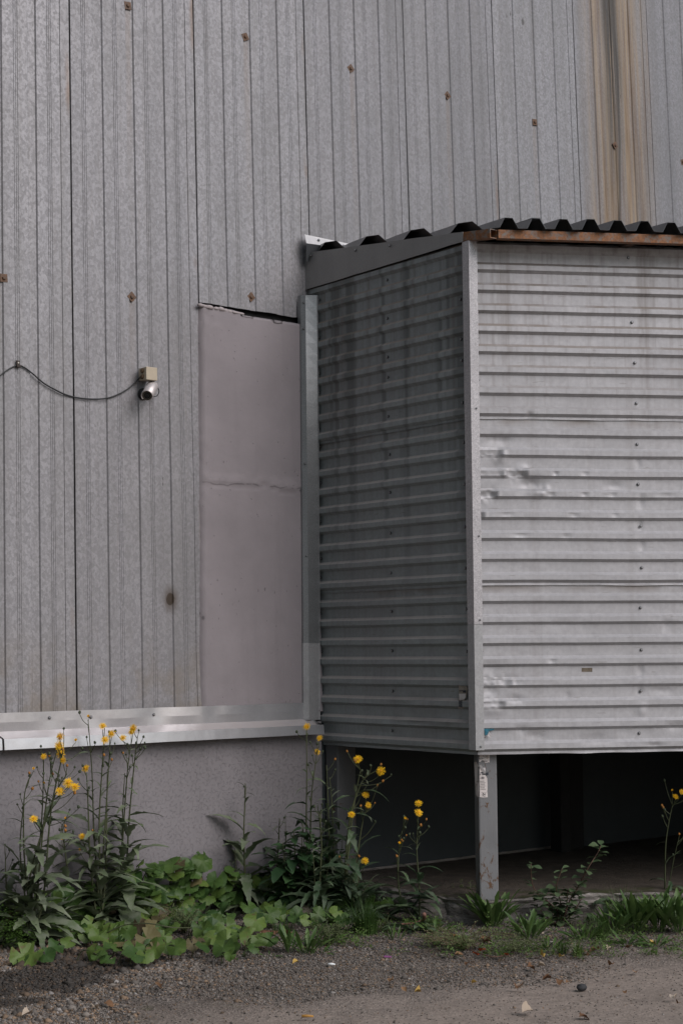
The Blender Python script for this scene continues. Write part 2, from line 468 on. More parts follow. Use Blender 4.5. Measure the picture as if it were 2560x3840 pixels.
M = {}
M['panel'] = mat_wall_panel()
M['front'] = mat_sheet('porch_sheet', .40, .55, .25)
M['side'] = mat_sheet('shade_tinted_side_sheet', .30, .50, .25, tint=(.90, 1.0, .985), dust=(.42, .385, .36), bands=.75)  # same zinc as the front, darkened and cooled: shade put into the colour
M['trim_hi'] = mat_spangle('bright_spangled_trim', (.30, .29, .30), (.58, .56, .57), 130, .45, .45)
M['trim_lo'] = mat_spangle('dull_trim', (.33, .33, .335), (.41, .41, .415), 45, .35, .45)
M['trim_wall'] = mat_spangle('wall_trim', (.22, .23, .235), (.36, .365, .37), 200, .7, .45)
M['fascia'] = mat_spangle('fascia_metal', (.22, .217, .215), (.30, .295, .29), 260, .3, .5)
def mat_flash():
    m = mat_spangle('new_zinc_flashing', (.56, .56, .58), (.62, .62, .64), 90, .75, .30)
    nt = m.node_tree; t = NT(nt); b = [n for n in nt.nodes if n.type == 'BSDF_PRINCIPLED'][0]
    src = b.inputs['Base Color'].links[0].from_socket
    nz = t.sep(t.n('ShaderNodeNewGeometry').outputs['Normal'])[2]
    k = t.math('MULTIPLY', t.sm(nz, .5, .8), t.math('ADD', t.math('MULTIPLY', t.noise(t.pos(), 12, 4), .5), .45))
    t.setin(b, 'Base Color', t.mix(k, src, (.36, .315, .30)))       # dust lying on the ledge
    t.setin(b, 'Metallic', t.math('SUBTRACT', .75, t.math('MULTIPLY', k, .7)))
    return m
M['flash'] = mat_flash()
M['roof'] = simple('dark_roof_sheet', (.075, .082, .088), .42, .35, .2, 6, .1)
M['rusty'] = mat_rust('rusty_tube', (.17, .15, .135), (.29, .115, .036), .36, .55, 26)
M['post'] = mat_rust('grey_painted_post', (.165, .167, .172), (.125, .062, .028), .60, .67, 24, lowz=(.12, .62, .085), rough=.5, vstretch=.6)
M['rust_dark'] = mat_rust('dark_rusty_angle', (.035, .03, .028), (.09, .045, .02), .45, .6, 12)
M['plaster'] = mat_plaster('pinkish_grey_plaster', (.238, .216, .225))
M['found'] = mat_plaster('foundation_render', (.215, .202, .210), worm=True)
M['under'] = mat_plaster('shade_darkened_wall_paint', (.042, .049, .052))  # dark wall paint, deepened further with the shade under the porch
M['dark'] = simple('dark_void', (.012, .012, .012), .9, 0, .2)
M['bolt'] = mat_rust('rusty_bolt', (.10, .065, .045), (.17, .085, .04), .4, .6, 60)
M['screw'] = simple('zinc_screw', (.30, .30, .31), .35, .85, .1, 50)
M['washer'] = simple('rubber_washer', (.03, .03, .03), .7)
M['concrete'] = None
M['ground'] = mat_ground()
M['pebble'] = mat_attr('pebbles')
M['white_strip'] = simple('pale_apron_flashing', (.55, .54, .54), .5, .4, .08, 20)

def mat_concrete():
    m, nt, b, _ = newmat('weathered_slab'); t = NT(nt)
    P = t.pos(); x, y, z = t.sep(P)
    f = t.noise(t.mapping(P, (1, 1, 5)), 7, 6, .7)
    col = t.ramp(f, [(.28, (.07, .063, .057)), (.5, (.19, .172, .158)), (.74, (.31, .285, .265))])
    g = t.n('ShaderNodeNewGeometry'); nz = t.sep(g.outputs['Normal'])[2]
    top = t.sm(nz, .6, .9)
    dirt = t.ramp(t.noise(P, 9, 5, .65), [(.3, (.040, .033, .026)), (.7, (.085, .068, .052))])  # dirt on the slab top, its tone lowered to carry the underfloor shade
    col = t.mix(t.math('MULTIPLY', top, .9), col, dirt)
    # moss on the strip of the slab just inside its edge
    s = t.math('ADD', t.math('MULTIPLY', t.math('SUBTRACT', x, C0.x), FN.x), t.math('MULTIPLY', t.math('SUBTRACT', y, C0.y), FN.y))
    ms = t.math('MULTIPLY', t.band(s, -.18, .10, .12), t.sm(t.noise(P, 11, 4), .38, .6))
    col = t.mix(t.math('MULTIPLY', t.math('MULTIPLY', ms, top), .8), col, (.035, .042, .013))
    t.setin(b, 'Base Color', col)
    b.inputs['Roughness'].default_value = .9
    b.inputs['Specular IOR Level'].default_value = .2
    t.bump(t.noise(t.mapping(P, (1, 1, 4)), 16, 6, .7), .8, .02, b)
    return m
M['concrete'] = mat_concrete()
M['thistle'] = mat_leaf('dusty_thistle_leaf', (.070, .105, .05), (.14, .18, .095), rough=.6, dust=.42, trans=.15)
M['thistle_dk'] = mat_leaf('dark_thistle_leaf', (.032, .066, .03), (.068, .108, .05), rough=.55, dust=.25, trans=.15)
M['stem'] = mat_leaf('weed_stem', (.045, .055, .025), (.075, .085, .04), rough=.55, trans=.0)
M['colt'] = mat_leaf('coltsfoot_leaf', (.034, .076, .014), (.105, .165, .034), 3.5, (.11, .155, .05), .5, .2, spot=(.12, .085, .035))
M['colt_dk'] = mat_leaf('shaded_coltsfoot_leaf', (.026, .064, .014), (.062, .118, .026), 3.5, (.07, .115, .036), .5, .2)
M['nettle'] = mat_leaf('nettle_leaf', (.024, .06, .023), (.048, .10, .036), rough=.55, trans=.2)
M['dandelion'] = mat_leaf('dandelion_leaf', (.042, .088, .02), (.10, .165, .046), rough=.5, trans=.22)
M['shrub'] = mat_leaf('sapling_leaf', (.055, .092, .044), (.105, .15, .075), rough=.5, trans=.2)
M['grass'] = mat_leaf('grass_blade', (.035, .075, .015), (.08, .13, .03), rough=.5, trans=.25)
M['cress'] = mat_leaf('small_weed', (.055, .075, .028), (.11, .125, .05), rough=.6, trans=.2)
M['chick'] = mat_leaf('chickweed', (.045, .095, .018), (.095, .165, .032), rough=.5, trans=.25)
M['twig'] = simple('reddish_twig', (.085, .045, .03), .7)
M['petal'] = simple('yellow_petal', (.78, .46, .012), .55, 0, .12, 30, 0, .2)
M['petal_c'] = simple('flower_centre', (.62, .27, .008), .7, 0, .15, 60)
M['bud'] = simple('green_bud', (.045, .06, .03), .7, 0, .3, 60)
M['bud_o'] = simple('withered_orange_bud', (.30, .13, .025), .7, 0, .3, 60)
M['deadleaf'] = mat_leaf('dead_leaf', (.11, .052, .024), (.26, .15, .075), rough=.75, trans=.1)
M['paleleaf'] = mat_leaf('pale_dead_leaf', (.36, .29, .22), (.50, .42, .34), rough=.75, trans=.1)
M['yellowleaf'] = mat_leaf('yellow_dead_leaf', (.34, .21, .05), (.50, .35, .09), rough=.7, trans=.1)
M['redleaf'] = mat_leaf('red_weed_leaf', (.22, .035, .015), (.35, .08, .02), rough=.6, trans=.15)

# ------------------------------------------------------------------ building blocks
WORLD = {}
def _finish(o, parent):
    COL.objects.link(o)
    if parent is not None:
        o.parent = parent
def tag(o, label=None, cat=None, group=None, kind=None):
    if label: o['label'] = label
    if cat: o['category'] = cat
    if group: o['group'] = group
    if kind: o['kind'] = kind
    return o
def empty(name, loc):
    o = bpy.data.objects.new(name, None)
    o.empty_display_size = .1
    o.location = loc
    COL.objects.link(o)
    WORLD[o.name] = Matrix.Translation(Vector(loc))
    return o
def mesh(name, V, F, mats, smooth=False, fm=None):
    me = bpy.data.meshes.new(name)
    me.from_pydata([tuple(v) for v in V], [], F)
    for m in (mats if isinstance(mats, (list, tuple)) else [mats]):
        me.materials.append(m)
    if fm is not None:
        me.polygons.foreach_set('material_index', fm)
    if smooth:
        me.polygons.foreach_set('use_smooth', [True] * len(me.polygons))
    me.update()
    return me
def mk(name, V, F, mat, parent=None, smooth=False, fm=None, origin=None):
    """mesh given in world coordinates -> one object"""
    V = [Vector(v) for v in V]
    if parent is None and origin is None:
        xs = [v.x for v in V]; ys = [v.y for v in V]; zs = [v.z for v in V]
        origin = Vector(((min(xs) + max(xs)) / 2, (min(ys) + max(ys)) / 2, min(zs)))
    if parent is None:
        o = bpy.data.objects.new(name, mesh(name, [v - origin for v in V], F, mat, smooth, fm))
        o.location = origin
        COL.objects.link(o)
        WORLD[o.name] = Matrix.Translation(origin)
    else:
        o = bpy.data.objects.new(name, mesh(name, V, F, mat, smooth, fm))
        COL.objects.link(o)
        o.parent = parent
        o.matrix_parent_inverse = WORLD[parent.name].inverted()
        WORLD[o.name] = Matrix.Identity(4)
    return o
def inst(name, me, parent, mat4):
    """shared mesh placed by a world matrix under a parent"""
    o = bpy.data.objects.new(name, me)
    COL.objects.link(o)
    if parent is not None:
        o.parent = parent
        o.matrix_parent_inverse = WORLD[parent.name].inverted()
    o.matrix_basis = mat4
    WORLD[o.name] = mat4
    return o
def frame(x, z):
    """rotation with local Z along z and X near x"""
    z = z.normalized(); y = z.cross(x)
    if y.length < 1e-6: y = z.orthogonal()
    y.normalize(); x = y.cross(z)
    return Matrix(((x.x, y.x, z.x, 0), (x.y, y.y, z.y, 0), (x.z, y.z, z.z, 0), (0, 0, 0, 1)))

class B:
    """collects geometry"""
    def __init__(s):
        s.V = []; s.F = []; s.m = []
    def add(s, V, F, mi=0):
        k = len(s.V); s.V += [Vector(v) for v in V]; s.F += [tuple(i + k for i in f) for f in F]; s.m += [mi] * len(F)
    def box(s, o, ax, ay, az, mi=0):
        """corner o and three edge vectors"""
        P = [o, o + ax, o + ax + ay, o + ay]
        V = P + [p + az for p in P]
        s.add(V, [(0, 3, 2, 1), (4, 5, 6, 7), (0, 1, 5, 4), (1, 2, 6, 5), (2, 3, 7, 6), (3, 0, 4, 7)], mi)
    def bbox(s, c, ax, ay, az, bev=.004, mi=0):
        """bevelled box round the centre c, half vectors ax ay az"""
        hx, hy, hz = ax.length, ay.length, az.length
        ex, ey, ez = ax / hx, ay / hy, az / hz
        bm = bmesh.new(); bmesh.ops.create_cube(bm, size=2)
        for v in bm.verts:
            v.co = Vector((v.co.x * hx, v.co.y * hy, v.co.z * hz))
        bmesh.ops.bevel(bm, geom=list(bm.edges), offset=bev, segments=2, affect='EDGES', profile=.6)
        bm.verts.index_update()
        s.add([c + ex * v.co.x + ey * v.co.y + ez * v.co.z for v in bm.verts], [tuple(v.index for v in f.verts) for f in bm.faces], mi)
        bm.free()
    def tube(s, pts, r, n=6, mi=0, cap=True):
        pts = [Vector(p) for p in pts]
        R = r if isinstance(r, (list, tuple)) else [r] * len(pts)
        k = len(s.V); a = None
        for i, p in enumerate(pts):
            d = (pts[min(i + 1, len(pts) - 1)] - pts[max(i - 1, 0)])
            d = d.normalized() if d.length > 1e-9 else Vector((0, 0, 1))
            if a is None: a = d.orthogonal().normalized()
            a = (a - d * a.dot(d)).normalized(); c = d.cross(a)
            for j in range(n):
                t = 2 * math.pi * j / n
                s.V.append(p + (a * math.cos(t) + c * math.sin(t)) * R[i])
        for i in range(len(pts) - 1):
            for j in range(n):
                q = k + i * n; s.F.append((q + j, q + (j + 1) % n, q + n + (j + 1) % n, q + n + j)); s.m.append(mi)
        if cap:
            s.F.append(tuple(k + j for j in reversed(range(n)))); s.m.append(mi)
            e = k + (len(pts) - 1) * n
            s.F.append(tuple(e + j for j in range(n))); s.m.append(mi)
    def lathe(s, o, axis, prof, n=16, mi=0):
        """prof: (along, radius)"""
        z = axis.normalized(); x = z.orthogonal().normalized(); y = z.cross(x); k = len(s.V)
        for (h, r) in prof:
            for j in range(n):
                t = 2 * math.pi * j / n
                s.V.append(o + z * h + (x * math.cos(t) + y * math.sin(t)) * r)
        for i in range(len(prof) - 1):
            for j in range(n):
                q = k + i * n; s.F.append((q + j, q + (j + 1) % n, q + n + (j + 1) % n, q + n + j)); s.m.append(mi)
        s.F.append(tuple(k + j for j in reversed(range(n)))); s.m.append(mi)
        e = k + (len(prof) - 1) * n
        s.F.append(tuple(e + j for j in range(n))); s.m.append(mi)
    def plate(s, quad, n, th, mi=0):
        """polygon with thickness th against n"""
        k = len(quad); q = [Vector(v) for v in quad]
        V = q + [v - n * th for v in q]
        F = [tuple(range(k)), tuple(reversed(range(k, 2 * k)))]
        for i in range(k):
            j = (i + 1) % k; F.append((i, i + k, j + k, j))
        s.add(V, F, mi)
    def mk(s, name, mat, parent=None, smooth=False, origin=None):
        return mk(name, s.V, s.F, mat, parent, smooth, s.m if isinstance(mat, (list, tuple)) else None, origin)
    def mesh(s, name, mat, smooth=False):
        return mesh(name, s.V, s.F, mat, smooth, s.m if isinstance(mat, (list, tuple)) else None)

def vn(x, y=0.0, z=0.0):
    return noise.noise(Vector((x, y, z)))

# ================================================================== GROUND
def axis(lo, hi, a, b, step, growth=1.35):
    c = list(np.arange(a, b, step))
    s = step; v = a
    left = []
    while v > lo:
        s *= growth; v -= s; left.append(v)
    s = step; v = c[-1]; right = []
    while v < hi:
        s *= growth; v += s; right.append(v)
    return left[::-1] + c + right
def ground_h(x, y):
    near = max(0, 1 - max(0, math.hypot(x - 5.5, y - 6.0) - 3.5) / 3)
    h = (vn(x * 1.3, y * 1.3) * .016 + vn(x * 4, y * 4, 3) * .006 + vn(x * 11, y * 11, 7) * .003) * near
    return h - .008
def build_ground():
    xs = axis(-300, 300, 2.5, 9.5, .07); ys = axis(-300, 300, 3.0, 8.2, .07)
    V = [(x, y, ground_h(x, y)) for y in ys for x in xs]
    n = len(xs)
    F = [(j * n + i, j * n + i + 1, (j + 1) * n + i + 1, (j + 1) * n + i) for j in range(len(ys) - 1) for i in range(n - 1)]
    o = mk('ground', V, F, M['ground'], None, True, origin=Vector((0, 0, 0)))
    tag(o, 'gravel yard with trodden brown dust in front of the building', 'ground', kind='structure')
build_ground()

def build_slab():
    # irregular slab under the porch
    edge = [groundpt(1400, 3322, .13), groundpt(1560, 3345, .13), groundpt(1680, 3366, .13), groundpt(1800, 3380, .13), groundpt(1900, 3374, .13),
            groundpt(2030, 3363, .13), groundpt(2190, 3355, .13), groundpt(2320, 3347, .13), groundpt(2560, 3349, .13)]
    d = (edge[-1] - edge[-3]).normalized()
    edge.append(edge[-1] + d * 3.6)
    edge[0:0] = [Vector((6.52, 7.93, .13)), Vector((6.53, 7.6, .13))]
    # resample
    pts = []
    for a, b in zip(edge, edge[1:]):
        k = max(1, int((b - a).length / .035))
        for i in range(k):
            pts.append(a.lerp(b, i / k))
    pts.append(edge[-1])
    rows = [(.0, .30), (.0, .10), (.0, .025), (.0, .0), (-.012, -.004), (-.03, .004), (-.05, -.006), (-.075, .0), (-.10, .008), (-.13, -.002), (-.22, .0)]
    V = []; F = []
    nrm = []
    for i, p in enumerate(pts):
        a = pts[max(0, i - 1)]; b = pts[min(len(pts) - 1, i + 1)]
        t = (b - a).normalized(); nrm.append(Vector((t.y, -t.x, 0)))
    for k in range(3):
        nrm = [(nrm[max(0, i - 2)] + nrm[i] + nrm[min(len(nrm) - 1, i + 2)]).normalized() for i in range(len(nrm))]
    for i, p in enumerate(pts):
        s = sum((pts[j + 1] - pts[j]).length for j in range(i)) if i < 2 else s + (pts[i] - pts[i - 1]).length
        for j, (dz, inn) in enumerate(rows):
            o_ = -inn + .02 * vn(s * 5, dz * 9) + .011 * vn(s * 17, dz * 60, 4)
            z = dz + (.008 * vn(s * 6, 2) + .006 * vn(s * 23, 5) - .01 * max(0, vn(s * 9, 8)) if j in (2, 3) else 0)
            if j <= 1: o_ = -inn
            V.append(p + nrm[i] * o_ + Vector((0, 0, z)))
    m = len(rows)
    for i in range(len(pts) - 1):
        for j in range(m - 1):
            F.append((i * m + j, i * m + j + 1, (i + 1) * m + j + 1, (i + 1) * m + j))
    # inner top: out to a far corner behind
    k = len(V)
    V.append(Vector((12.5, 7.93, .13))); V.append(Vector((12.5, 3.5, .13)))
    loop = [i * m for i in range(len(pts))]
    F.append(tuple(loop + [k + 1, k]))
    o = mk('concrete_slab', V, F, M['concrete'], None, False)
    tag(o, 'low weathered concrete slab with a ragged edge under the porch', 'slab', kind='structure')
    return o
build_slab()

# ================================================================== MAIN BUILDING
ZF = 1.176                     # top of the sill flashing
ZTOP = 8.6
bld = empty('warehouse', (6.0, 8.3, 0))
tag(bld, 'tall warehouse clad in weathered vertical galvanised panels behind the porch', 'building')

# panel cross-section: (u across the panel in metres, how far it stands out)
_pr = []
def _grooves(c):
    out = []
    for d in (-.012, 0, .012):
        out += [(c + d - .0025, 0), (c + d, -.0020), (c + d + .0025, 0)]
    return out
_u = lambda f: f * WP
prof = [(.0065, -.004), (.0085, 0)] + _grooves(_u(.105))
for a, b_, g in ((.186, .257, .35), (.442, .504, .60), (.690, .752, .845)):
    prof += [(_u(a) - .003, 0), (_u(a) + .003, -.008), (_u(b_) - .006, -.008), (_u(b_) + .001, 0)] + _grooves(_u(g))
prof += [(_u(.925), 0), (_u(.928), .004), (_u(.994), .004), (_u(.994), -.030)]

def wall_panel(i, z0, z1, bend=None):
    x0 = XA + i * WP
    nz = max(3, int((z1 - z0) / .12))
    V = []; F = []
    strips = []
    for (ua, da), (ub, db) in zip(prof, prof[1:]):
        k = len(V)
        for j in range(nz + 1):
            z = z0 + (z1 - z0) * j / nz
            for (u, d) in ((ua, da), (ub, db)):
                wav = .0022 * vn((x0 + u) * 2.2, z * .9, i * 3.1) + .0012 * vn((x0 + u) * 6, z * 1.7, 5)
                dd = d + wav
                if d <= -.03: dd = d
                if bend: dd += bend(u, z)
                zz = z
                if j == 0: zz += .006 * vn((x0 + u) * 7, 3) + .003 * vn((x0 + u) * 30, 9)
                V.append((x0 + u, wally(zz) - dd, zz))
        for j in range(nz):
            F.append((k + 2 * j, k + 2 * j + 1, k + 2 * j + 3, k + 2 * j + 2))
    return mk('wall_panel', V, F, M['panel'], bld, True)

def bend0(u, z):               # the lower right corner of this panel is curled outwards
    t = max(0, (u / WP - .80) / .2) - max(0, (z - ZF) / .38)
    return .012 * max(0, t) + .006 * math.exp(-((u / WP - .9) / .12) ** 2) * math.exp(-((z - 2.2) / .5) ** 2)
def bend1(u, z):
    return .006 * max(0, 1 - (z - 3.5) / .3) * abs(vn(u * 7, 2))
panels = {}
for i in range(-3, 8):
    if i == 0: panels[i] = wall_panel(i, ZF - .05, ZTOP, bend0)
    elif i == 1: panels[i] = wall_panel(i, 3.555, ZTOP, bend1)
    else: panels[i] = wall_panel(i, ZF - .05, ZTOP)

# dark space behind the sheets and the building's body
b = B()
xa, xb = XA - 3 * WP + .02, XA + 8 * WP - .02
V = []
for z in (0.2, ZTOP):
    V += [(xa, wally(z) + .037, z), (xb, wally(z) + .037, z), (xb, 13.0, z), (xa, 13.0, z)]
b.add(V, [(0, 1, 5, 4), (1, 2, 6, 5), (2, 3, 7, 6), (3, 0, 4, 7), (4, 5, 6, 7), (3, 2, 1, 0)])
b.mk('wall_core', M['dark'], bld)
b = B(); b.box(Vector((xa - .1, wally(ZTOP) - .18, ZTOP)), Vector((xb - xa + .2, 0, 0)), Vector((0, 5.2, 0)), Vector((0, 0, .18)))
b.mk('roof_edge', M['fascia'], bld)

# bolts with square washers
def bolt_mesh():
    b = B()
    s = .023
    b.bbox(Vector((0, 0, .002)), Vector((s, 0, 0)), Vector((0, s, 0)), Vector((0, 0, .003)), .0015)
    b.lathe(Vector((0, 0, .004)), UPV, [(0, .0115), (.008, .0115), (.010, .008)], 6)
    return b.mesh('bolt', M['bolt'])
BOLT = bolt_mesh()
nrm_wall = Vector((0, -1, LEAN)).normalized()
def put_bolt(px, py, roll, pan):
    p = wallpt(px, py, -.0035)
    m = Matrix.Translation(p) @ frame(Vector((1, 0, 0)), nrm_wall) @ Matrix.Rotation(roll, 4, 'Z')
    inst('bolt', BOLT, panels[pan], m)
for k, (px, py, rl) in enumerate([(478, 20, .1), (918, 137, .45), (1313.5, 256, .7), (1676, 357, .75), (2003, 457, .1), (2305, 544.5, .6)]):
    put_bolt(px, py, rl, k)
for px, py, rl, pn in [(13, 1042, .05, -1), (493, 1113, .78, 0), (940, 1113, .7, 1), (2558, 607, .3, 6)]:
    put_bolt(px, py, rl, pn)

# plastered infill where one panel was cut away
ZR = wallpt(760, 1808).z
def build_infill():
    TL = wallpt(737, 1152); TR = wallpt(1150, 1222); BL = wallpt(742, 2660); BR = wallpt(1165, 2650)
    nu, nzz = 60, 150
    V = []; F = []
    for j in range(nzz + 1):
        tz = j / nzz
        z = 1.12 + (3.525 - 1.12) * tz
        xl = BL.x + (TL.x - BL.x) * tz + .008 * vn(z * 4, 1) + .004 * vn(z * 19, 2)
        xr = 6.66
        for i in range(nu + 1):
            tu = (i / nu)
            x = xl + (xr - xl) * tu
            edge = min(1, (x - xl) / .028)
            d = -.004 + .036 * edge + .0016 * vn(x * 2.5, z * 2.5) + .0008 * vn(x * 9, z * 9, 4)
            # day-joint: ragged ridge across, patched roughly
            zr = ZR + .02 * vn(x * 6, 3) - .02 * (x - 5.8)
            d += .002 * math.exp(-((z - zr - .03) / .025) ** 2) * (1 + .6 * vn(x * 22, z * 22))
            if z < zr: d -= .002
            if -.012 < z - zr < .0: d -= .006 * (1 + vn(x * 30, 5))
            # rough lumps near the upper left corner
            q = math.exp(-((x - xl - .05) / .07) ** 2 - ((z - 3.42) / .09) ** 2)
            d += q * (.006 * vn(x * 28, z * 28, 8))
            if edge >= 1 and x - xl < .07: d += .005 * vn(x * 40, z * 12, 2)
            zz = z
            if j == nzz: zz += -.014 + .012 * vn(x * 7, 2) + .005 * vn(x * 31, 6) - .018 * max(0, min(1, (x - xl - .2) / .2))
            if j == nzz and x - xl < .30: zz += .02
            V.append((x, wally(zz) - d, zz))
    n = nu + 1
    for j in range(nzz):
        for i in range(nu):
            F.append((j * n + i, j * n + i + 1, (j + 1) * n + i + 1, (j + 1) * n + i))
    # top and left returns
    k = len(V)
    for i in range(n):
        v = V[nzz * n + i]; V.append((v[0], v[1] + .06, v[2] + .004))
    for i in range(nu):
        F.append((nzz * n + i, nzz * n + i + 1, k + i + 1, k + i))
    return mk('plaster_infill', V, F, M['plaster'], bld, True)
build_infill()
# crumbled mortar on top of the infill, left end
b = B()
P0 = wallpt(742, 1150)
for k in range(26):
    t = k / 25
    x = P0.x + .31 * t; z = 3.515 + .012 * (1 - t) + .004 * random.random()
    r = .011 + .010 * random.random() * (1 - .5 * t)
    c = Vector((x, wally(z) - .014 - .016 * random.random(), z))
    bm = bmesh.new(); bmesh.ops.create_icosphere(bm, subdivisions=1, radius=r)
    bm.verts.index_update()
    b.add([c + Vector((v.co.x * 1.7, v.co.y, v.co.z * .8)) * (1 + .25 * vn(v.co.x * 90, v.co.y * 90, v.co.z * 90 + k)) for v in bm.verts], [tuple(v.index for v in f.verts) for f in bm.faces]); bm.free()
b.mk('mortar_lumps', mat_plaster('pale_mortar', (.36, .32, .32)), bld, True)

# foundation wall
def build_foundation():
    yf = 7.915
    xs = np.linspace(xa, 6.672, 48); zs = np.linspace(-.1, 1.06, 14)
    V = [(x, yf - .006 * vn(x * 1.5, z * 1.5) - .003 * vn(x * 5, z * 5, 3), z) for z in zs for x in xs]
    n = len(xs)
    F = [(j * n + i, j * n + i + 1, (j + 1) * n + i + 1, (j + 1) * n + i) for j in range(len(zs) - 1) for i in range(n - 1)]
    mk('foundation_wall', V, F, M['found'], bld, True)
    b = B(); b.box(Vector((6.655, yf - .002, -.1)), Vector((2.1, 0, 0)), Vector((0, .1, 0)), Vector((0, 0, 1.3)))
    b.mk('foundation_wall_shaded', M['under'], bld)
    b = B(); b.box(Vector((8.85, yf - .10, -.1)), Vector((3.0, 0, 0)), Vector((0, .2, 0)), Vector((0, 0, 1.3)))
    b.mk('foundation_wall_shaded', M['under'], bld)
    b = B(); b.box(Vector((8.70, yf - .16, -.1)), Vector((.15, 0, 0)), Vector((0, .2, 0)), Vector((0, 0, 1.3)))
    b.mk('pilaster', M['dark'], bld)
    # skirt of mortar where the wall meets the slab
    b = B()
    pts = [Vector((x, yf - .012 + .006 * vn(x * 9), .135 + .004 * vn(x * 14, 2))) for x in np.arange(6.6, 8.72, .05)]
    b.tube(pts, .012, 5)
    b.mk('mortar_joint', M['concrete'], bld)
build_foundation()

# screw with rubber washer
def screw_mesh():
    b = B()
    b.lathe(Vector((0, 0, 0)), UPV, [(0, .0088), (.002, .0088), (.003, .0078)], 10, 1)
    b.lathe(Vector((0, 0, .0025)), UPV, [(0, .0068), (.0012, .0068), (.0014, .0050), (.005, .0046), (.0058, .0036)], 8, 0)
    return b.mesh('screw', [M['screw'], M['washer']])
SCREW = screw_mesh()
def put_screw(p, n, parent, s=1.0):
    inst('screw', SCREW, parent, Matrix.Translation(p) @ frame(Vector((.3, .1, 1)), n) @ Matrix.Scale(s, 4))

# bright sill flashing in two lengths
def flashing(xl, xr, pin, endcut):
    out = .105
    zt, zk, zn, zb = ZF, ZF - .098, ZF - .132, ZF - .188
    n = max(2, int((xr - xl) / .03))
    V = []; F = []
    prof_ = [(zt, .012), (zt - .05, .011), (zk, .012), (zn, out), (zb, out + .004), (zb + .004, out - .012)]
    segs = []
    for (za, oa), (zb_, ob) in zip(prof_, prof_[1:]):
        k = len(V)
        for i in range(n + 1):
            t = i / n
            for (z, o_) in ((za, oa), (zb_, ob)):
                x = xl + (xr - xl) * t
                if endcut and t > .999:
                    x = xr - .075 * (1 - (o_ - .012) / (out - .012)) if o_ < out - .005 else xr
                if z >= zk - .001:
                    sc = min(abs(x - s) for s in pin)
                    o2 = o_ + .030 * max(0, min(1, (x - 5.50) / .25)) + .004 * vn(x * 3, z * 5) + (.007 * (1 - math.exp(-(sc / .10) ** 2)) if z > zk + .001 else 0)
                else:
                    o2 = o_ + .003 * vn(x * 2.2, z * 3, 4)
                V.append((x, wally(z) - o2, z + .002 * vn(x * 3, 7)))
        for i in range(n):
            F.append((k + 2 * i, k + 2 * i + 2, k + 2 * i + 3, k + 2 * i + 1))
    o = mk('sill_flashing', V, F, M['flash'], bld, True)
    return o
pins = [wallpt(186, 2693).x, wallpt(341, 2690).x, wallpt(577, 2681).x, wallpt(776, 2674).x, wallpt(964, 2666).x, wallpt(1146, 2653).x]
x_end = 6.60
x_j = wallpt(14, 2760, .1).x
fl1 = flashing(x_j, x_end, pins, True)
fl2 = flashing(XA - 3 * WP + .05, x_j - .012, [x_j - .4, x_j - .9], False)
for (px, py) in ((186, 2693), (341, 2690), (577, 2681), (776, 2674), (964, 2666), (1146, 2653)):
    put_screw(wallpt(px, py, .014), nrm_wall, fl1, 1.0)

# apron flashing tucked above the porch roof
b = B()
q = [wallpt(1142, 878, .05), wallpt(1149, 911, .085), wallpt(1325, 935, .06), wallpt(1327, 917, .05)]
b.plate([q[0], q[1], q[2], q[3]], Vector((0, -1, 0)), .003)
b.plate([q[1], q[1] + Vector((.02, .03, -.11)), q[2] + Vector((0, .02, -.05)), q[2]], Vector((0, -1, 0)), .003, 1)
o = b.mk('apron_flashing', [M['white_strip'], M['roof']], bld)
put_screw(wallpt(1195, 899, .068), nrm_wall, o)
put_screw(wallpt(1287, 921, .062), nrm_wall, o)

# ================================================================== PORCH
porch = empty('porch', (7.4, 6.7, .13))
tag(porch, 'raised metal porch clad in horizontal ribbed sheets with rusty eave beam', 'porch')
Z0 = 2.085 + EYE; PITCH = .115; RH = .0195
LF, DS = 4.2, 1.50
def zk(k):
    return Z0 - PITCH * k

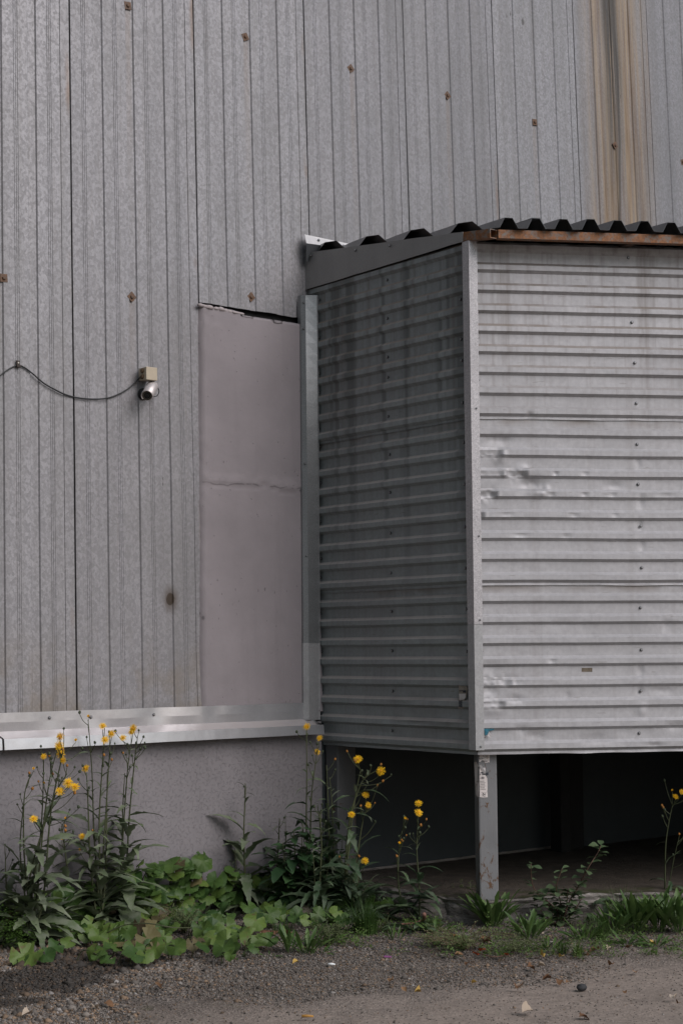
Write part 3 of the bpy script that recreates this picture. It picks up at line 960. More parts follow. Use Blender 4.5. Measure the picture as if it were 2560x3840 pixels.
# crushed ribs and dents on the front: (u from, u to, z centre, half height, strength)
def fu(px, py):
    p = frontpt(px, py); return (p - C0).dot(FD), p.z
def crush_list():
    L = []
    for (x0, x1, y, hh, s) in ((1793, 1882, 1703, 26, .85), (1793, 1888, 1780, 20, .5), (1892, 1974, 1781, 26, 1.15), (1795, 1861, 1858, 26, 1.35),
                               (1793, 1812, 1935, 24, .9), (1800, 1915, 2552, 26, .95), (1800, 1890, 2640, 26, .9)):
        a = fu(x0, y); b_ = fu(x1, y); L.append((a[0] - (.05 if x0 < 1815 else 0), b_[0], a[1], hh / 675, s))
    return L
CRUSH = crush_list()
def dent_list():
    L = []
    for (x, y, rx, ry, dpt) in ((1990, 1815, 48, 22, .014), (2010, 1850, 30, 14, -.007), (1958, 1765, 22, 16, -.010), (1880, 1715, 16, 18, -.008), (1850, 1750, 30, 15, .006),
                                (1870, 1650, 50, 16, .008), (2078, 1776, 9, 9, .008), (2188, 1776, 11, 9, .007), (2186, 1856, 11, 9, .008), (2292, 1856, 12, 9, .006),
                                (2062, 1858, 12, 10, .007), (2030, 1855, 9, 10, -.005), (2050, 1832, 10, 9, -.006), (1945, 2008, 26, 9, .006), (2115, 2012, 16, 9, .005),
                                (2400, 1880, 14, 26, .006), (2396, 1968, 12, 20, .006), (2390, 1735, 9, 18, .004), (2405, 2045, 12, 22, .006), (2300, 1820, 40, 12, .006),
                                (2150, 1935, 14, 9, .005), (2300, 1930, 12, 9, .005), (2490, 1860, 30, 9, .004), (1980, 1555, 12, 8, .006),
                                (1830, 2590, 40, 18, .010), (1925, 2556, 24, 14, .008), (2065, 2478, 12, 10, .007), (1930, 2625, 34, 12, .008), (1850, 2665, 40, 14, -.008),
                                (1955, 2738, 22, 12, .007), (2010, 2762, 40, 16, .006), (2230, 2770, 60, 16, .007), (2400, 2515, 12, 20, .006), (2405, 2665, 16, 22, -.007),
                                (2398, 2590, 12, 18, .006), (2127, 2610, 9, 8, .006), (1828, 2500, 40, 20, .006), (2530, 2720, 40, 12, .007), (2500, 2345, 20, 18, .005),
                                (1895, 1930, 30, 9, .004), (2480, 2590, 50, 10, .005), (2450, 2795, 30, 6, .008), (2100, 2340, 60, 14, .003)):
        u, z = fu(x, y); L.append((u, z, rx / 675, ry / 675, dpt))
    return L
DENTS = dent_list()
def su(px, py):
    p = sidept(px, py); return (p - C0).dot(SD), p.z
SDENTS = []
for (x, y, rx, ry, dpt) in ((1580, 2625, 40, 12, .010), (1500, 2640, 60, 14, .006), (1470, 2700, 30, 20, .008), (1560, 2712, 50, 10, .008), (1690, 2700, 40, 12, -.008),
                            (1430, 2745, 60, 14, .006), (1660, 2745, 40, 14, .006), (1500, 1878, 14, 10, .006), (1574, 2400, 9, 9, .005), (1510, 2570, 14, 9, .005)):
    u, z = su(x, y); SDENTS.append((u, z, rx / 400, ry / 660, dpt))

def corrugated(name, org, d, n, us, ztop, k_first, k_last, mat, parent, crush=(), dents=(), off=0.0, lip=True, seed=0, crop=None):
    """horizontal ribbed sheet hanging from ztop; one strip per fold so the folds stay crisp"""
    pts = [(ztop, 0.0)]
    for k in range(k_first, k_last + 1):
        z = zk(k)
        for (dz, h) in ((.080 - .115 + .0, 0),):
            pass
        pts += [(z + .052, 0), (z + .035, 1), (z + .008, 1), (z - .008, 0)]
    if lip:
        pts += [(zk(k_last) - .022, .10)]
    pts = [p for p in pts if p[0] <= ztop + 1e-6]
    V = []; F = []
    nu = len(us)
    for (za, ha), (zb, hb) in zip(pts, pts[1:]):
        sub = 4 if (ha == hb == 0) else (3 if ha == hb == 1 else 2)
        k = len(V)
        for j in range(sub + 1):
            t = j / sub
            z = za + (zb - za) * t; h = ha + (hb - ha) * t
            for u in us:
                hh = h; dn = 0.0
                for (a, b_, zc, hf, s) in crush:
                    if abs(z - zc) < hf and a < u < b_:
                        e = min(1, (b_ - u) / .03) * min(1, (u - a) / .02)
                        w = 1 - abs(z - zc) / hf
                        hh = h * (1 - s * .9 * e * (0.55 + .6 * w)) + .22 * e * s * vn(u * 45, z * 70, seed)
                    elif abs(z - zc) < hf and b_ <= u < b_ + .02:
                        hh += .22 * s * (1 - (u - b_) / .02) * (h > .1)
                for (du, dz, ru, rz, dp) in dents:
                    q = ((u - du) / ru) ** 2 + ((z - dz) / rz) ** 2
                    if q < 6: dn -= dp * math.exp(-q) * (1 + .35 * vn(u * 50, z * 50, 3))
                dn += .0016 * vn(u * 2.5, z * 2.0, seed) + .0007 * vn(u * 9, z * 5, seed + 4)
                zz = z + .0022 * vn(u * 1.7, k_first, seed + 9)
                if lip and z <= zk(k_last) - .020: 
                    dn += .004 * vn(u * 9, seed + 3.3); zz += .003 * vn(u * 6, seed + 5.1)
                V.append(org + d * u + n * (off + hh * RH + dn) + Vector((0, 0, zz)))
        for j in range(sub):
            for i in range(nu - 1):
                q = k + j * nu + i
                F.append((q, q + nu, q + nu + 1, q + 1))
    return mk(name, V, F, mat, parent, True)

us_f = list(np.arange(.0, 1.32, .0095)) + list(np.arange(1.35, LF + .001, .10))
us_s = list(np.arange(0.0, DS, .016))
ZS = 3.752
fronts = [corrugated('cladding_sheet', C0, FD, FN, us_f, ZS, -1, 7, M['front'], porch, CRUSH, DENTS, .012, True, 1),
          corrugated('cladding_sheet', C0, FD, FN, us_f, zk(7) + .02, 8, 15, M['front'], porch, CRUSH, DENTS, .006, True, 2),
          corrugated('cladding_sheet', C0, FD, FN, us_f, zk(15) + .02, 16, 23, M['front'], porch, CRUSH, DENTS, 0, True, 3)]
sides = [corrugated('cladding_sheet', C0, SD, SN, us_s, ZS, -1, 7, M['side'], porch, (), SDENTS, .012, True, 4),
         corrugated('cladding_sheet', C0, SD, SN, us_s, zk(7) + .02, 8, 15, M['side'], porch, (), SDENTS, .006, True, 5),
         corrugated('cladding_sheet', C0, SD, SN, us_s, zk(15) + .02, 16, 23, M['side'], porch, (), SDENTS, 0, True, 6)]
# flip the side sheets' faces outward
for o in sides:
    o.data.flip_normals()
# the far end wall of the porch, out of the photograph, closes the box
E0 = C0 + FD * LF
b = B()
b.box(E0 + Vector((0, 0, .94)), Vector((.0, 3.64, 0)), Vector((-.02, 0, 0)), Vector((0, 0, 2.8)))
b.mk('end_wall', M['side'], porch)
b = B()
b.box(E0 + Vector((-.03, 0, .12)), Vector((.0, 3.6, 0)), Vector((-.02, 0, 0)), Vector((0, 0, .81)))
b.mk('light_block_wall', M['under'], porch)  # unseen, added to keep light from getting in under the porch

# corner trim: two lengths, bright above, dull below
def corner_trim(z0, z1, mat, out=.022):
    V = []; F = []
    nz = int((z1 - z0) / .05) + 1
    w1, w2 = .055, .047                      # side leaf, front leaf
    for (which) in (0, 1):
        k = len(V)
        for j in range(nz + 1):
            z = z0 + (z1 - z0) * j / nz
            wv = .0015 * vn(z * 4, which)
            cor = C0 + SN * (out + wv) + FN * (out + wv) * .55 + FD * (.8786 * out - .018)
            tip = cor + (SD * w1 if which == 0 else FD * w2)
            back = tip - (SN if which == 0 else FN) * .006
            for p in (cor, tip, back):
                V.append(p + Vector((0, 0, z)))
        for j in range(nz):
            for i in range(2):
                q = k + j * 3 + i
                F.append((q, q + 1, q + 4, q + 3) if which == 1 else (q, q + 3, q + 4, q + 1))
    return mk('corner_trim', V, F, mat, porch)
zj = frontpt(1785, 2338).z
ct1 = corner_trim(zj - .004, 3.752, M['trim_hi'], .0365)
ct2 = corner_trim(.945, zj, M['trim_lo'], .0335)

# angle strip between porch and building
def wall_trim(pts, mat):
    V = []; F = []
    for (yy) in pts:
        t = (yy - 1100) / (2690 - 1100)
        L = wallpt(1127 + 12 * t, yy, .045); A = wallpt(1145 + 15 * t, yy, .07); R_ = sidept(1188 + 8 * t, yy, .037)
        V += [L + Vector((0, .03, 0)), L, A, R_, R_ + Vector((.012, 0, 0))]
    n = 5
    for j in range(len(pts) - 1):
        for i in range(n - 1):
            q = j * n + i; F.append((q, q + n, q + n + 1, q + 1))
    return mk('wall_trim', V, F, mat, porch)
wt1 = wall_trim(list(np.linspace(1106, 2412, 30)), M['trim_wall'])
wt2 = wall_trim(list(np.linspace(2411.6, 2700, 8)), M['trim_lo'])
for (px, py) in ((1138, 1134), (1137, 1232), (1143, 1739), (1148, 2085)):
    put_screw(wallpt(px, py, .062), nrm_wall, wt1, .75)
for v in wt2.data.vertices:
    v.co.y -= .0; v.co.x -= .002

# fascia board along the side, below the roof
b = B()
th = .003
F1 = lambda s, z: C0 + SD * s + SN * .040 + Vector((0, 0, z))
ns = 14
top = []; bot = []
for i in range(ns + 1):
    t = i / ns
    top.append(F1(.016 + (1.512) * t, 3.807 + .171 * t + .002 * vn(t * 9, 1)) + SN * .004 * vn(t * 5, 2))
    bot.append(F1(.021 + (1.528) * t, 3.752 - .013 * t + .003 * vn(t * 7, 5)) + SN * (.004 * vn(t * 5, 7) + .03 * max(0, t - .85)))
for i in range(ns):
    b.plate([top[i], top[i + 1], bot[i + 1], bot[i]], SN, th)
fas = b.mk('fascia_board', M['fascia'], porch)
for (px, py) in ((1167, 958), (1332, 938), (1461, 920)):
    put_screw(sidept(px, py, .045), SN, fas, 1.0)

# rafter of the side, its sawn end sticks out past the corner
def tube_beam(name, p0, p1, w, h, up, side, mat, wall=.004, openend=True):
    """hollow box section from p0 to p1 (p = upper outer edge)"""
    b = B()
    d = (p1 - p0)
    ring = [(0, 0), (w, 0), (w, h), (0, h)]
    inn = [(wall, wall), (w - wall, wall), (w - wall, h - wall), (wall, h - wall)]
    V = []
    for p in (p0, p1):
        V += [p + side * a - up * c for a, c in ring]
    for p in (p0, p1):
        V += [p + side * a - up * c for a, c in inn]
    F = []
    for i in range(4):
        j = (i + 1) % 4
        F.append((i, j, 4 + j, 4 + i)); F.append((8 + i, 12 + i, 12 + j, 8 + j))
        F.append((i, 8 + i, 8 + j, j)); F.append((4 + i, 4 + j, 12 + j, 12 + i))
    b.add(V, F)
    return b.mk(name, mat, porch)
sl = Vector((SD.x, SD.y, .113)).normalized()
rp0 = C0 + SD * -.200 + SN * .034 + Vector((0, 0, 3.782))
tube_beam('rafter', rp0, rp0 + sl * 1.70, .052, .050, UPV, -SN, M['rusty'])
# eave beam along the front
ep0 = C0 + FN * .180 + FD * (.115) + Vector((0, 0, 3.781))
tube_beam('eave_beam', ep0, ep0 + FD * 4.2, .05, .047, UPV, -FN, M['rusty'])
# a few more rafters carry the roof
for k in range(1, 6):
    p = ep0 + FD * (.75 * k) - FN * .052
    tube_beam('rafter', p, p + Vector((.4226, .9063, .115)) * 1.9, .05, .05, UPV, FD, M['rust_dark'])

# trapezoid roof sheets; ribs run up to the wall
RR = Vector((.4226, .9063, 0))
A_, B_ = -.3722, .8849
def roof_sheet(t0, t1, lift):
    V = []; F = []
    per = .1545; ph = .142
    brk = []
    k0 = math.floor((t0 - ph) / per) - 1; k1 = math.ceil((t1 - ph) / per) + 1
    for k in range(k0, k1 + 1):
        c = ph + per * k
        brk += [(c - .052, 0), (c - .024, 1), (c + .020, 1), (c + .052, 0)]
    brk = [x for x in brk if t0 - .0001 <= x[0] <= t1 + .0001]
    cols = []
    for (t, h) in brk:
        q0 = max(-.215, t / (A_ / B_))
        q1 = (8.10 - C0.y - t * FD.y) / RR.y
        if q1 <= q0: continue
        cols.append((t, h, q0, q1))
    nq = 8
    for c0, c1 in zip(cols, cols[1:]):
        k = len(V)
        for j in range(nq + 1):
            for (t, h, q0, q1) in (c0, c1):
                q = q0 + (q1 - q0) * j / nq
                w = .004 * vn(t * 4, q * 3) + (.004 * vn(t * 9, 4) if j == 0 else 0)
                P = C0 + FD * t + RR * q + Vector((0, 0, 3.786 + lift + .125 * (q + .2) + .056 * h + w))
                V.append(P)
        for j in range(nq):
            F.append((k + 2 * j, k + 2 * j + 1, k + 2 * j + 3, k + 2 * j + 2))
    o = mk('roof_sheet', V, F, M['roof'], porch)
    md = o.modifiers.new('thick', 'SOLIDIFY'); md.thickness = .0015; md.offset = 0
    return o
roof_sheet(-.80, .37, 0); roof_sheet(.26, 1.45, .003); roof_sheet(1.34, 2.75, .006); roof_sheet(2.64, 4.3, .009)

# floor of the porch and its steel edge
b = B()
fl = [C0 - SN * .02 - FN * .02 + FD * .02, C0 + FD * LF - FN * .02, C0 + FD * LF + Vector((0, 3.6, 0)), C0 + SD * 1.42 - SN * .02]
b.plate([p + Vector((0, 0, 1.03)) for p in fl], UPV, .06)
b.mk('floor_deck', M['dark'], porch)  # near-black deck: underfloor shade put into the colour
b = B()
b.box(C0 + FD * .03 - FN * .012 + Vector((0, 0, .932)), FD * (LF - .05), -FN * .05, Vector((0, 0, .05)))
b.box(C0 + SD * .03 - SN * .012 + Vector((0, 0, .928)), SD * 1.38, -SN * .05, Vector((0, 0, .05)))
b.mk('edge_angle', M['rust_dark'], porch)

# posts
def post(c, ex, ey, hx, hy, z0, z1, mat, bev=.009):
    b = B()
    b.bbox(c + Vector((0, 0, (z0 + z1) / 2)), ex * hx, ey * hy, Vector((0, 0, (z1 - z0) / 2)), bev)
    o = b.mk('post', mat, porch)
    return o
pl = frontpt(1805, 3370, -.05); pr_ = frontpt(1873, 3352, -.05)
arr = Vector((pl.x, pl.y, 0)); wdt = (Vector((pr_.x, pr_.y, 0)) - arr).length
POSTC = arr + FD * (wdt / 2 - .006) - FN * .052
p_main = post(POSTC, FD, FN, wdt / 2 + .002, .052, .125, .96, M['post'])
M['post_back'] = mat_rust('dark_back_post', (.10, .102, .105), (.10, .05, .025), .58, .66, 9, rough=.6)  # darker grey than the front post
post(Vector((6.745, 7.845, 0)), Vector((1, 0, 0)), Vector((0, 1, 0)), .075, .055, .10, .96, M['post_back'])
post(C0 + FD * 3.0 - FN * .12, FD, FN, .055, .05, .1, .96, M['post'])
pq = groundpt(2170, 3190, .12)
post(Vector((8.60, 7.74, 0)), Vector((1, 0, 0)), Vector((0, 1, 0)), .05, .05, .1, .96, M['dark'])

# screws of the cladding
def sheet_of(lst, z):
    return lst[0] if z > zk(7) - .02 else (lst[1] if z > zk(15) - .02 else lst[2])
def off_of(z):
    return .012 if z > zk(7) - .02 else (.006 if z > zk(15) - .02 else 0)
for (px, py) in ((2353, 967), (2366, 1209), (2377, 1361), (2383, 1513), (2387, 1666), (2391, 1816), (2400, 1973), (2404, 2129), (2401, 2279), (2404, 2437), (2402, 2592), (2396, 2750),
                 (1788, 1268), (1791, 1425), (1804, 2283), (1805, 2443), (1806, 2605), (1815, 2762)):
    p = frontpt(px, py, .003); put_screw(p + FN * off_of(p.z), FN, sheet_of(fronts, p.z), 1.0)
for (px, py) in ((1457, 1050), (1458, 1194), (1459, 1339), (1460, 1415), (1461, 1562), (1463, 1704), (1465, 1847), (1467, 1999), (1468, 2149), (1468, 2293), (1470, 2441), (1472, 2592), (1469, 2741),
                 (1204, 1125), (1204, 1265), (1204, 1400), (1204, 1472), (1203, 1609), (1205, 1676), (1207, 1811), (1206, 1957), (1208, 2095), (1206, 2166), (1203, 2302), (1207, 2444), (1209, 2588),
                 (1732, 1123), (1735, 1272), (1737, 1352), (1740, 1510), (1742, 1659), (1744, 1816), (1746, 1976), (1748, 2131), (1748, 2284), (1750, 2443)):
    p = sidept(px, py, .003); put_screw(p + SN * off_of(p.z), SN, sheet_of(sides, p.z), 1.0)
for (px, py, o) in ((1800, 2325, ct1), (1796, 2010, ct1), (1786, 1530, ct1), (1803, 2801, ct2)):
    put_screw(frontpt(px, py, .041 if o is ct1 else .037), FN, o, .6)

# ================================================================== THINGS ON THE WALLS
# junction box
def build_box():
    c = wallpt(553, 1404, .055)
    ex, ez = Vector((1, 0, 0)), Vector((0, -LEAN * -1, 1)).normalized()
    ey = Vector((0, -1, 0))
    b = B()
    b.bbox(c, ex * .036, ey * .036, ez * .036, .003)
    b.bbox(c + ey * .034, ex * .0375, ey * .010, ez * .0375, .003)
    o = b.mk('junction_box', simple('cream_plastic', (.42, .36, .27), .5, 0, .06, 30), None)
    tag(o, 'square cream junction box on the metal wall above the camera', 'junction box')
    for k in (-1, 1):
        g = B(); g.lathe(c - ex * .036 + ez * (.017 * k) + ey * .004, -ex, [(0, .0145), (.004, .0145), (.006, .011), (.010, .009)], 12)
        g.mk('cable_gland', simple('brown_rubber_gland', (.09, .055, .03), .7), o)
    return c
BOXC = build_box()

# bullet camera
def build_cam():
    base = wallpt(535, 1478, 0)
    blk = simple('black_plastic', (.012, .013, .014), .45)
    sil = simple('silver_camera_hood', (.52, .48, .47), .38, .35, .06, 20)
    root = empty('security_camera', wallpt(555, 1500, .03))
    tag(root, 'small silver bullet security camera below the junction box', 'camera')
    b = B(); b.lathe(base + Vector((-.0, -.002, 0)), Vector((0, -1, 0)), [(0, .035), (.012, .034), (.018, .028), (.03, .014)], 20)
    b.mk('wall_mount', blk, root, True)
    fr = wallpt(552.5, 1482, .135); bk = wallpt(571, 1449, .06)
    ax = (fr - bk).normalized()
    b = B(); b.tube([base + Vector((0, -.02, 0)), base + Vector((.02, -.05, .01)), bk.lerp(fr, .45)], .011, 8); b.mk('bracket', blk, root, True)
    b = B(); b.lathe(bk, ax, [(0, .024), (.004, .028), (.095, .028), (.100, .026)], 20); b.mk('housing', simple('camera_body', (.30, .29, .28), .4, .3), root, True)
    # hood: open half tube
    b = B(); n = 18; V = []; F = []
    x = ax.orthogonal().normalized()
    upc = (UPV - ax * ax.dot(UPV)).normalized(); rt = ax.cross(upc)
    L = (fr - bk).length
    for (h, r) in ((-.006, .033), (L + .012, .034), (L + .012, .0315), (-.006, .0305)):
        for j in range(n + 1):
            a = math.radians(-35 + 250 * j / n)
            V.append(bk + ax * h + (rt * math.cos(a) + upc * math.sin(a)) * r)
    for i in range(3):
        for j in range(n):
            q = i * (n + 1) + j; F.append((q, q + 1, q + n + 2, q + n + 1))
    b.add(V, F); hood = b.mk('hood', sil, root, True)
    b = B(); c = bk + ax * .012 + upc * .0335; b.bbox(c, ax * .004, rt * .006, upc * .0012, .0005); b.mk('slot', blk, hood)
    # front glass with ring of leds
    b = B(); b.lathe(fr + ax * -.002, ax, [(0, .029), (.006, .0295), (.007, .026)], 24); b.mk('front_ring', simple('pale_ring', (.42, .38, .32), .4, .3), root, True)
    b = B(); b.lathe(fr + ax * .0052, ax, [(0, .026), (.001, .0258)], 24); gl = b.mk('front_glass', simple('dark_glass', (.015, .015, .014), .15), root)
    for j in range(18):
        a = 2 * math.pi * j / 18
        b = B(); b.lathe(fr + ax * .0063 + (rt * math.cos(a) + upc * math.sin(a)) * .020, ax, [(0, .0024), (.0012, .0018)], 6); b.mk('led', simple('led_lens', (.10, .085, .07), .3) if j == 0 else bpy.data.materials['led_lens'], gl)
    b = B(); b.lathe(fr + ax * .0063, ax, [(0, .011), (.002, .010), (.003, .006)], 16); b.mk('lens', blk, root)
    b = B()
    pts = [bk + upc * .01 + rt * .02, bk + rt * -.03 + ax * .0, bk + rt * -.055 + ax * .03 + upc * -.01, bk + rt * -.055 + ax * .07 + upc * -.02, bk + ax * .09 - upc * .03 + rt * -.02]
    cr = [wallpt(583, 1447, .06), wallpt(592, 1455, .06), wallpt(596, 1465, .055), wallpt(594, 1476, .05), wallpt(587, 1485, .045), wallpt(572, 1487, .045)]
    b.tube(smooth_path(cr, 4), .0028, 6); b.mk('pigtail_cable', blk, root, True)
def smooth_path(P, k=5):
    P = [Vector(p) for p in P]; out = []
    for i in range(len(P) - 1):
        p0 = P[max(0, i - 1)]; p1 = P[i]; p2 = P[i + 1]; p3 = P[min(len(P) - 1, i + 2)]
        for j in range(k):
            t = j / k
            out.append(.5 * ((2 * p1) + (p2 - p0) * t + (2 * p0 - 5 * p1 + 4 * p2 - p3) * t * t + (3 * p1 - p0 - 3 * p2 + p3) * t ** 3))
    out.append(P[-1]); return out
build_cam()

# cable and its clip
b = B()
cp = [(-160, 1480), (-60, 1445), (0, 1408), (35, 1383), (67, 1370), (92, 1378), (125, 1403), (165, 1437), (205, 1460), (245, 1479), (290, 1491), (340, 1496), (385, 1495), (420, 1488), (460, 1470), (490, 1450), (516, 1424)]
pts = [wallpt(x, y, .010 if 60 > abs(x - 67) or x > 400 else .014) for x, y in cp]
pts.append(BOXC + Vector((-.044, .004, -.017)))
b.tube(smooth_path(pts, 4), .0042, 6)
o = b.mk('cable', simple('black_cable', (.016, .018, .018), .5), None, True)
tag(o, 'thin black cable sagging across the metal wall to the junction box', 'cable')
b = B()
c = wallpt(67, 1362, .012)
b.bbox(c, Vector((.010, 0, 0)), Vector((0, .004, 0)), Vector((0, 0, .016)), .002)
b.bbox(c + Vector((.002, -.004, -.016)), Vector((.013, 0, 0)), Vector((0, .008, 0)), Vector((0, 0, .006)), .002)
o = b.mk('cable_clip', simple('brown_clip', (.035, .025, .02), .6), None)
tag(o, 'little dark clip holding the black cable to the wall', 'cable clip')
b = B(); b.lathe(c + Vector((.001, -.004, .003)), Vector((0, -1, 0)), [(0, .005), (.002, .004)], 10); b.mk('nail_head', simple('pale_nail', (.5, .47, .42), .4, .4), o)

# lettering
def lettering(txt, size, p, ex, ey, mat, parent, bold=0.0):
    cu = bpy.data.curves.new('lettering', 'FONT'); cu.body = txt; cu.size = size; cu.offset = bold
    ob = bpy.data.objects.new('tmp', cu); COL.objects.link(ob)
    dg = bpy.context.evaluated_depsgraph_get(); dg.update()
    me = bpy.data.meshes.new_from_object(ob.evaluated_get(dg))
    bpy.data.objects.remove(ob)
    n = ex.cross(ey).normalized()
    V = [p + ex * v.co.x + ey * v.co.y + n * .0 for v in me.vertices]
    F = [tuple(q.vertices) for q in me.polygons]
    bpy.data.meshes.remove(me)
    return mk('lettering', V, F, mat, parent)
INK = simple('faded_ink', (.035, .04, .05), .8); INK2 = simple('pale_ink', (.20, .19, .185), .8)
PAPER = mat_rust('stained_paper', (.60, .55, .53), (.24, .10, .03), .60, .70, 26, rough=.85)
PAPER2 = simple('dirty_paper', (.30, .265, .225), .85, 0, .2, 30)
BARE = simple('white_paper', (.58, .55, .55), .85, 0, .08, 30)

def sheet_paper(name, quads, mat, parent=None, n=FN, th=.0006):
    b = B()
    for q in quads: b.plate(q, n, th)
    return b.mk(name, mat, parent)
# torn notice on the front post: wraps the post's corner
def build_notice():
    S = lambda x, y, o_=0.0: frontpt(x, y, -.05 + .0022 + o_)
    arx = 1797.5                                           # the post's arris in the photograph
    root = empty('torn_notice', S(1805, 2992))
    tag(root, 'rust stained torn notice with tear-off strips stuck on the front post', 'notice')
    # front part with a ragged outline
    out = [(1798, 2881), (1806, 2885), (1813, 2902), (1821, 2910), (1826, 2920), (1827, 2945), (1827, 2962), (1826, 2968), (1828, 2980), (1828, 2991), (1810, 2992), (1798, 2990)]
    b = B(); b.plate([S(x, y) for x, y in reversed(out)], FN, .0006); b.mk('paper', PAPER, root)
    # part folded round onto the post's left face, its top peeling away
    ed = S(1798, 2881); lo = S(1798, 2990)
    back = -FN * .045
    b = B()
    b.plate([ed - FD * .001, ed + Vector((0, 0, .035)) - FD * .022 + FN * .004, ed + back * .8 + Vector((0, 0, .028)) - FD * .022, ed + back - FD * .010 + Vector((0, 0, -.01)), lo + back - FD * .011 + Vector((0, 0, .01)), lo - FD * .011], -FD, .0006)
    b.mk('paper', PAPER, root)
    # flap that folds over
    b = B(); b.plate([S(1796, 2873, .006), S(1803, 2868, .012), S(1822, 2900, .008), S(1815, 2903, .003)], FN, .0006); b.mk('paper_flap', BARE, root)
    b = B(); b.plate([S(1806, 2880), S(1819, 2880), S(1819, 2898), S(1813, 2896)], FN, .0005); b.mk('paper', BARE, root)
    L = lambda t, s, x, y, m=INK, bo=0.0: lettering(t, s, S(x, y, .0012), FD, UPV, m, root, bo)
    L('ЛЯМ', .021, 1799, 2907, INK, .0008)
    L('-22', .017, 1800, 2922, INK, .0006)
    L('-24', .016, 1805, 2984, INK, .0004)
    for k, y in enumerate(range(2932, 2968, 6)):
        L('нннннн'[:5 + k % 2], .0085, 1799 + (k % 3), y, INK2)
    L('объявление', .005, 1804, 2975, INK); L('т. звонить', .005, 1804, 2989, INK)
build_notice()
def build_label():
    S = lambda x, y, o_=0.0: frontpt(x, y, -.05 + .0022 + o_)
    out = [(1797, 2826), (1836, 2829), (1834, 2861), (1830, 2859), (1826, 2862), (1817, 2861), (1814, 2853), (1806, 2852), (1800, 2858), (1796, 2858)]
    b = B(); b.plate([S(x, y) for x, y in reversed(out)], FN, .0006)
    o = b.mk('torn_label', PAPER, None)
    tag(o, 'upper torn white label with a fish outline on the front post', 'label')
    # the fish: two arcs crossing at the tail
    for sg in (1, -1):
        b = B(); pts = []
        for k in range(15):
            t = k / 14
            x = 1809 + 20 * t; y = 2835.5 + 1.5 * t + sg * (4.2 * math.sin(math.pi * min(1, t / .75)) - (3.5 * max(0, t - .75) / .25))
            pts.append(S(x, y, .0012))
        b.tube(pts, .0008, 4); b.mk('fish_outline', INK, o)
    lettering('шь', .016, S(1797, 2849, .0012), FD, UPV, INK2, o); lettering('рям', .016, S(1808, 2859, .0012), FD, UPV, INK2, o)
build_label()
# peeling paper on the side wall near the corner
def build_side_paper():
    S = lambda x, y, o_=0.0: sidept(x, y, .014 + o_)
    root = empty('peeling_poster', S(1730, 2655))
    tag(root, 'narrow peeling poster strip on the dark side wall by the corner', 'poster')
    def pl(pts, mat, nm='paper'):
        b = B(); b.plate([S(*p) for p in pts], SN, .0007); return b.mk(nm, mat, root)
    pl([(1714.5, 2549), (1717, 2549), (1718, 2566), (1715, 2567)], PAPER2); pl([(1719.5, 2551), (1725, 2553), (1725, 2566), (1720, 2566)], PAPER2); pl([(1734, 2550), (1739, 2550), (1739, 2566), (1733.5, 2566)], PAPER2)
    pl([(1715, 2566, .001), (1740, 2566, .001), (1751, 2578, .004), (1751, 2590, .003), (1748, 2618, .002), (1740, 2625, .001), (1738, 2657, .003), (1718, 2657, .003), (1715, 2640, .001), (1719, 2620, .001), (1720, 2580, .003)], PAPER2)
    pl([(1720, 2602, .006), (1745, 2602, .005), (1745, 2615, .005), (1739, 2624, .004), (1722, 2625, .004)], BARE)
    pl([(1718, 2567, .012), (1733, 2576, .014), (1732, 2580, .012), (1725, 2575, .010)], PAPER2, 'paper_flap')
    for k in range(8):
        lettering('ннн нн' if k % 2 else 'нн ннн', .0085, S(1720, 2630.5 + 3.2 * k, .0065), -SD, UPV, INK, root, .0004)
    pl([(1721, 2590, .0075), (1745, 2589, .0075), (1746, 2592, .0075), (1721, 2593, .0075)], INK, 'printed_bar'); pl([(1735, 2592, .0075), (1745, 2592, .0075), (1745, 2598, .0075), (1735, 2598, .0075)], INK, 'printed_bar')
build_side_paper()
# blue sticker remains
def build_sticker():
    S = lambda x, y, o_=0.0: frontpt(x, y, .0145 + o_)
    root = empty('torn_sticker', S(1830, 2770))
    tag(root, 'torn blue sticker with a loose white scrap by the lower corner trim', 'sticker')
    b = B(); b.plate([S(*p) for p in [(1808, 2722), (1850, 2718), (1852, 2738), (1834, 2742), (1826, 2757), (1819, 2758), (1813, 2731)]][::-1], FN, .0006)
    b.mk('blue_film', simple('blue_film', (.022, .14, .20), .5, 0, .5, 60), root)
    b = B(); b.plate([S(*p) for p in [(1808, 2714, .001), (1849, 2714, .001), (1850, 2730, .001), (1814, 2733, .001)]][::-1], FN, .0006)
    b.mk('worn_backing', simple('worn_backing', (.33, .33, .34), .7, 0, .2, 60), root)
    b = B(); b.plate([S(*p) for p in [(1832, 2743, .006), (1843, 2757, .012), (1843, 2762, .012), (1840, 2768, .010), (1827, 2760, .006), (1831, 2753, .006)]][::-1], FN, .0008)
    b.mk('white_scrap', BARE, root)
build_sticker()
# brown glue patches left by other stickers
GLUE = simple('glue_residue', (.14, .115, .085), .8, 0, .35, 60)
for pts, lab in (([(1822, 2312), (1847, 2313), (1860, 2322), (1858, 2327), (1840, 2325), (1822, 2324)], 'brown glue patch beside the corner trim, upper of two'),
                 ([(1814, 2474), (1830, 2472), (1853, 2475), (1853, 2484), (1813, 2484)], 'brown glue patch beside the corner trim, lower of two'),
                 ([(2180, 2505), (2220, 2505), (2220, 2520), (2180, 2520)], 'small brown rectangular sticker ghost in the middle of the front sheet')):
    o_ = .0150 if lab.startswith('brown') else .0018
    b = B(); b.plate([frontpt(x, y, o_) for x, y in reversed(pts)], FN, .0006)
    tag(b.mk('glue_patch', GLUE, None), lab, 'glue patch')

